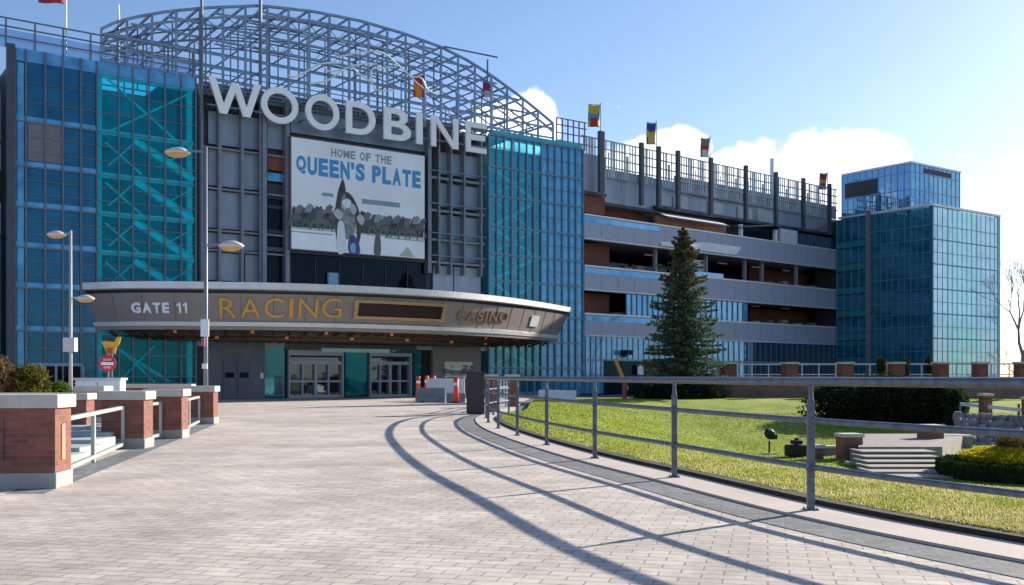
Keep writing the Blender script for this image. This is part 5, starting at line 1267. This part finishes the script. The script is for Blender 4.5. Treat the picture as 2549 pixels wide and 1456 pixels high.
def garden():
    # lower railing and rock bank at far right
    for x, Z, h, lab in ((2452,47,1.55,'tall thin brick pier above the rock bank'),(2560,45,1.6,'brick pier above the rock bank at the right picture edge')):
        q = gz(x,Z); far_pier(x, Z, q.z+.25, h, .42, lab, group='brick piers above the rock bank')
    r = empty('garden_railing', (0,0,0), 0, 'pale railing of flat white boards between the rock bank piers', 'railing')
    a = gz(2390,48); b = gz(2700,43)
    for z in (.85,.28): MB().bar((a.x,a.y,a.z+z+.35),(b.x,b.y,b.z+z+.35),.05,.16).build('board', mat('pale lilac board',(.55,.56,.60),.6), r)
    for t in (0,.25,.5,.75,1): MB().bar((a.x+(b.x-a.x)*t,a.y+(b.y-a.y)*t+.06,a.z-.1),(a.x+(b.x-a.x)*t,a.y+(b.y-a.y)*t+.06,a.z+1.28),.08).build('post', steel, r)
    # rock bank: a wall of individually shaped stones
    w = empty('rock_bank', (0,0,0), 0, 'bank of grey purple stones below the pale board railing', 'rock wall'); rng = random.Random(2)
    sm = mat('purple grey stone',(.25,.22,.23),.9,0,.35,2.5,bump=.6,bscale=8); m = MB()
    for row in range(6):
        x = 2385.
        while x < 2720:
            wpx = rng.uniform(12,24); Z = 45.5-row*.5-(x-2385)/330*3; q = gz(x,Z); s = wpx/FX*Z
            cz = q.z-.15+(5-row)*.20+.1; cx = q.x
            n = 7; b0 = len(m.v); rx, rz_, ry = s*.56, .19*rng.uniform(.8,1.2), .4
            for zz, sc_ in ((-1,.75),(-.3,1),(.5,.95),(1,.6)):
                for k in range(n): t = 6.283*k/n; j = rng.uniform(.82,1.12); m.v.append((cx+rx*sc_*math.cos(t)*j, Z+ry*sc_*math.sin(t)*j, cz+rz_*zz))
            for i in range(3):
                for k in range(n): m.f.append((b0+i*n+k,b0+i*n+(k+1)%n,b0+(i+1)*n+(k+1)%n,b0+(i+1)*n+k))
            m.f.append(tuple(b0+3*n+k for k in range(n)))
            x += wpx
    m.build('stones', sm, w)
    # paved landing and steps
    st = empty('garden_steps', (0,0,0), 0, 'pale stone garden steps between two brick piers at right', 'steps')
    tread = mat('pinkish stone tread',(.34,.285,.24),.85,0,.12,2,bump=.25); riser = mat('grey riser',(.25,.23,.22),.9)
    N_ = 6
    for i in range(N_):
        Z = 28.2+i*.9; zc = lambda yy: EYE+(HY-yy)/FX*Z
        xl = 2178-i*8+ (i*2); xr = 2372-i*9; yt = 1186-i*12.5
        a_, b_ = (xl-CX)/FX*Z, (xr-CX)/FX*Z; zt = zc(yt)
        MB().box(a_,b_,Z,Z+1.3,-2.0,zt-.045).build('riser', riser, st); MB().box(a_-.03,b_+.03,Z-.05,Z+1.25,zt-.044,zt).build('tread', tread, st)
    Z = 33.8; zz = EYE+(HY-1112)/FX*Z
    l = MB(); l.slab([((2135-CX)/FX*Z,Z),((2345-CX)/FX*Z,Z),((2420-CX)/FX*41,41.5),((2160-CX)/FX*41,41.5)], -1.8, zz); o = l.build('stone_landing', mat('dull landing stone',(.27,.24,.215),.9,0,.25,2,bump=.4)); tag(o,'pale paved landing at the head of the garden steps','paving')
    for x0, x1, y0, y1, Z, lab in ((2087,2139,1080,1142,35.0,'stout brick pier left of the garden steps'),(2290,2340,1058,1124,38.5,'stout brick pier at the top right of the garden steps'),(2020,2046,1108,1142,34.8,'small brick pier beside the black floodlight')):
        zb = EYE+(HY-y1)/FX*Z; zt = EYE+(HY-y0)/FX*Z
        far_pier((x0+x1)/2, Z, zb-.25, zt-zb+.25, (x1-x0)/FX*Z*.92, lab, brick, 'brick piers round the garden steps')
    Z = 32.2; zb = EYE+(HY-1162)/FX*Z
    bch = empty('stone_bench', ((2145-CX)/FX*Z,Z,zb), 0, 'low grey stone bench slab left of the garden steps', 'bench')
    MB().box(-.5,.5,-.2,.2,.08,.17).build('slab', conc, bch, bevel=.01); MB().box(-.42,-.3,-.15,.15,-.3,.079).build('leg', conc, bch); MB().box(.3,.42,-.15,.15,-.3,.079).build('leg', conc, bch)
    # low walls of grey stone behind the landing
    for x0, x1, y0, y1, Z, lab in ((2212,2292,1092,1114,40.5,'low grey stone wall behind the landing'),(2345,2420,1085,1112,40.0,'low grey stone wall right of the landing pier'),(2050,2085,1112,1124,36.5,'narrow pale kerb stone on the lawn left of the stout pier')):
        zb = EYE+(HY-y1)/FX*Z; zt = EYE+(HY-y0)/FX*Z; a_, b_ = (x0-CX)/FX*Z,(x1-CX)/FX*Z
        w = empty('stone_wall',(a_,Z,zb-.4),0,lab,'wall'); MB().box(0,b_-a_,0,.4,0,zt-zb+.35).build('stones',mat('coursed grey stone',(.24,.22,.22),.9,0,.35,3,bump=.5,bscale=6),w); MB().box(-.03,b_-a_+.03,-.04,.44,zt-zb+.351,zt-zb+.43).build('coping',capm,w)
    # hedged round bed
    Zc = 28.6; q = gz(2562, Zc); rng = np.random.default_rng(21)
    Hd = empty('round_hedge_bed', (q.x, Zc, q.z), 0, 'round flower bed of yellow groundcover inside a clipped dark green hedge', 'flower bed')
    Rr = 2.1; n = 26000; a = rng.random(n)*6.283; rr = Rr+rng.uniform(-.32,.32,n); zz = rng.uniform(0,.50,n); k = rng.random(n) < .5
    rr = np.where(k, Rr+np.sign(rng.normal(size=n))*.32, rr); zz = np.where(k, zz, .50+rng.normal(size=n)*.03)
    mesh_quads('hedge', tris(np.c_[np.cos(a)*rr, np.sin(a)*rr, zz], rng.uniform(.04,.085,n), rng), leafmat('box hedge leaves',(.012,.028,.008),(.05,.08,.02),.2), Hd)
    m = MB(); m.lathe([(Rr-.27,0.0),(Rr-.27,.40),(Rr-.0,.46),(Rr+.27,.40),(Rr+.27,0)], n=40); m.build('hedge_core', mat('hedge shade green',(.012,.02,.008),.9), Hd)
    n = 22000; a = rng.random(n)*6.283; rr = np.sqrt(rng.random(n))*(Rr-.3); 
    mesh_quads('groundcover', tris(np.c_[np.cos(a)*rr, np.sin(a)*rr, .44+.14*rng.random(n)+.42*(1-(rr/Rr)**2)], rng.uniform(.05,.10,n), rng), leafmat('yellow groundcover leaves',(.32,.27,.01),(.62,.50,.03),.4), Hd)
    MB().lathe([(Rr-.3,.0),(Rr-.3,.40),(Rr*.5,.68),(.4,.80),(.05,.82)], n=32).build('soil', mat('soil brown',(.12,.10,.04),.95), Hd)
    n = 7000; a = rng.random(n)*6.283; rr = np.sqrt(rng.random(n))*.95
    mesh_quads('dry_flowers', tris(np.c_[np.cos(a)*rr+.1, np.sin(a)*rr*.8, .80+.42*rng.random(n)], rng.uniform(.04,.09,n), rng), leafmat('dry flower heads',(.10,.05,.04),(.24,.17,.06),.3), Hd)
    # floodlights on the lawn
    q = gz(1914, 37.0); F = empty('lawn_floodlight', q+Vector((0,0,.06)), R(20), 'black round floodlight on a thin stem standing in the lawn', 'floodlight')
    MB().tube([(0,0,0),(0,0,.5)], .035, 6).build('stem', black, F); MB().tube([(-.1,-.22,.72),(0,0,.78),(.06,.14,.80)],[.17,.19,.10],10).build('head', black, F); MB().box(.05,.32,-.05,.05,.55,.72).build('ballast', black, F); MB().box(-.22,.22,-.15,.15,-.05,.06).build('pad', conc, F)
    q = gz(1982, 35.8); F = empty('ground_floodlight', q+Vector((0,0,.06)), R(10), 'wide black floodlight box sitting low on the lawn', 'floodlight')
    MB().box(-.36,.36,-.25,.25,.04,.44).build('housing', black, F, bevel=.05); MB().box(-.16,.16,-.18,.18,.46,.60).build('head', black, F, bevel=.03); MB().box(-.06,.06,-.05,.05,.60,.68).build('knob', black, F)
garden()

# ================================================================== MIDDLE: barriers, dark cabinet, piers
def middle():
    c = G(1161,1031); e = empty('dark_cabinet', c, R(3), 'tall dark brown cabinet at the far end of the curved railing', 'cabinet')
    h = 1.56; MB().box(0,.66,0,.55,.04,h-.06).build('body', mat('dark brown enamel',(.05,.033,.036),.55,0,.2,3), e, bevel=.01)
    MB().box(-.03,.69,-.03,.58,h-.059,h).build('lid', mat('brown lid',(.05,.035,.04),.55), e); MB().box(.03,.63,.03,.52,0,.04).build('foot', black, e)
    MB().box(.61,.63,-.02,0,.7,.95).build('handle', steel, e)
    for x, Z, w, lab in ((1222,40,.40,'brick pier just behind the dark cabinet'),(1274,47,.55,'brick pier seen between the far railing posts')):
        far_pier(x,Z,0,1.45,w,lab,brick,'brick piers beyond the curved railing')
    r = empty('link_railing', (0,0,0), 0, 'grey railing with crossing bars between two brick piers beyond the curved railing', 'railing')
    a, b = P(1230,HY,40.3), P(1268,HY,46.8)
    for z in (.35,.65,.95,1.25): MB().bar((a.x,a.y,z),(b.x,b.y,z),.04).build('bar', steelb, r)
    for t in (0,.2,.4,.6,.8,1): MB().bar((a.x+(b.x-a.x)*t,a.y+(b.y-a.y)*t,0),(a.x+(b.x-a.x)*t,a.y+(b.y-a.y)*t,1.3),.05).build('post', whites, r)
    # jersey barriers
    prof = [(-.30,0),(.30,0),(.27,.12),(.12,.38),(.09,.82),(-.09,.82),(-.12,.38),(-.27,.12)]
    def jersey(x0, x1, Z, lab, mt, hs=1.0):
        a, b = P(x0,HY,Z), P(x1,HY,Z); L_ = b.x-a.x
        e = empty('jersey_barrier', (a.x,Z,0), 0, lab, 'barrier', 'barriers at the far side of the plaza')
        m = MB(); n = len(prof)
        for xx in (0, L_): m.v += [(xx, y, z*hs) for y, z in prof]
        m.f += [tuple(range(n)), tuple(n+i for i in reversed(range(n)))]+[(i,n+i,n+(i+1)%n,(i+1)%n) for i in range(n)]
        m.build('body', mt, e, bevel=.01)
        MB().box(L_*.15,L_*.28,-.32,.32,.0,.07).build('fork_slot', black, e)
    jersey(1037,1108,54.5,'dark grey concrete barrier left of the orange tube',mat('dirty concrete',(.20,.20,.21),.9,0,.2,3),.95); jersey(1112,1158,54,'dark grey concrete barrier behind the orange tube',MT['dirty concrete'],.6)
    jersey(1062,1156,57,'pale plastic barrier behind the concrete ones',mat('pale barrier plastic',(.50,.55,.56),.6,0,.15,3),1.55)
    for x, Z, lab in ((1372,58,'white barrier block beyond the lawn railing, nearest the pier'),(1412,57,'white barrier block beyond the lawn railing, right hand one')):
        jersey(x-32,x+22,Z,lab,mat('white barrier plastic',(.66,.68,.72),.6),.75)
    def tube(x, Z, h, lab, r=.055):
        p = P(x,HY,Z); e = empty('traffic_delineator', (p.x,Z,0), 0, lab, 'traffic post', 'orange traffic posts at the barriers')
        MB().lathe([(.22,0),(.22,.05),(r*1.15,.08)], n=12).build('base', black, e); MB().lathe([(r*1.15,.08),(r,h*.5),(r,h)], n=12).build('tube', orangep, e, smooth=True)
        MB().lathe([(r+.004,h*.72),(r+.004,h*.82)], n=12).build('reflective_band', whites, e)
    tube(1135,53,1.28,'bright orange traffic tube in front of the barriers',.13)
    tube(1041,58.6,1.38,'orange post tip behind the left end of the barriers',.12); tube(1062,58.8,1.42,'orange post tip at the middle of the barriers',.12); tube(1079,58.3,1.42,'orange post tip right of the middle of the barriers',.12)
    p = gz(1554,60); e = empty('maroon_post', p, 0, 'short maroon post at the edge of the spruce shade', 'post')
    MB().lathe([(.15,0),(.14,1.0),(.10,1.1),(.02,1.14)], n=12).build('shaft', mat('maroon paint',(.25,.05,.08),.5), e); MB().lathe([(.2,-.02),(.2,.08)], n=12).build('collar', steel, e)
    p = G(914,1000)
middle()
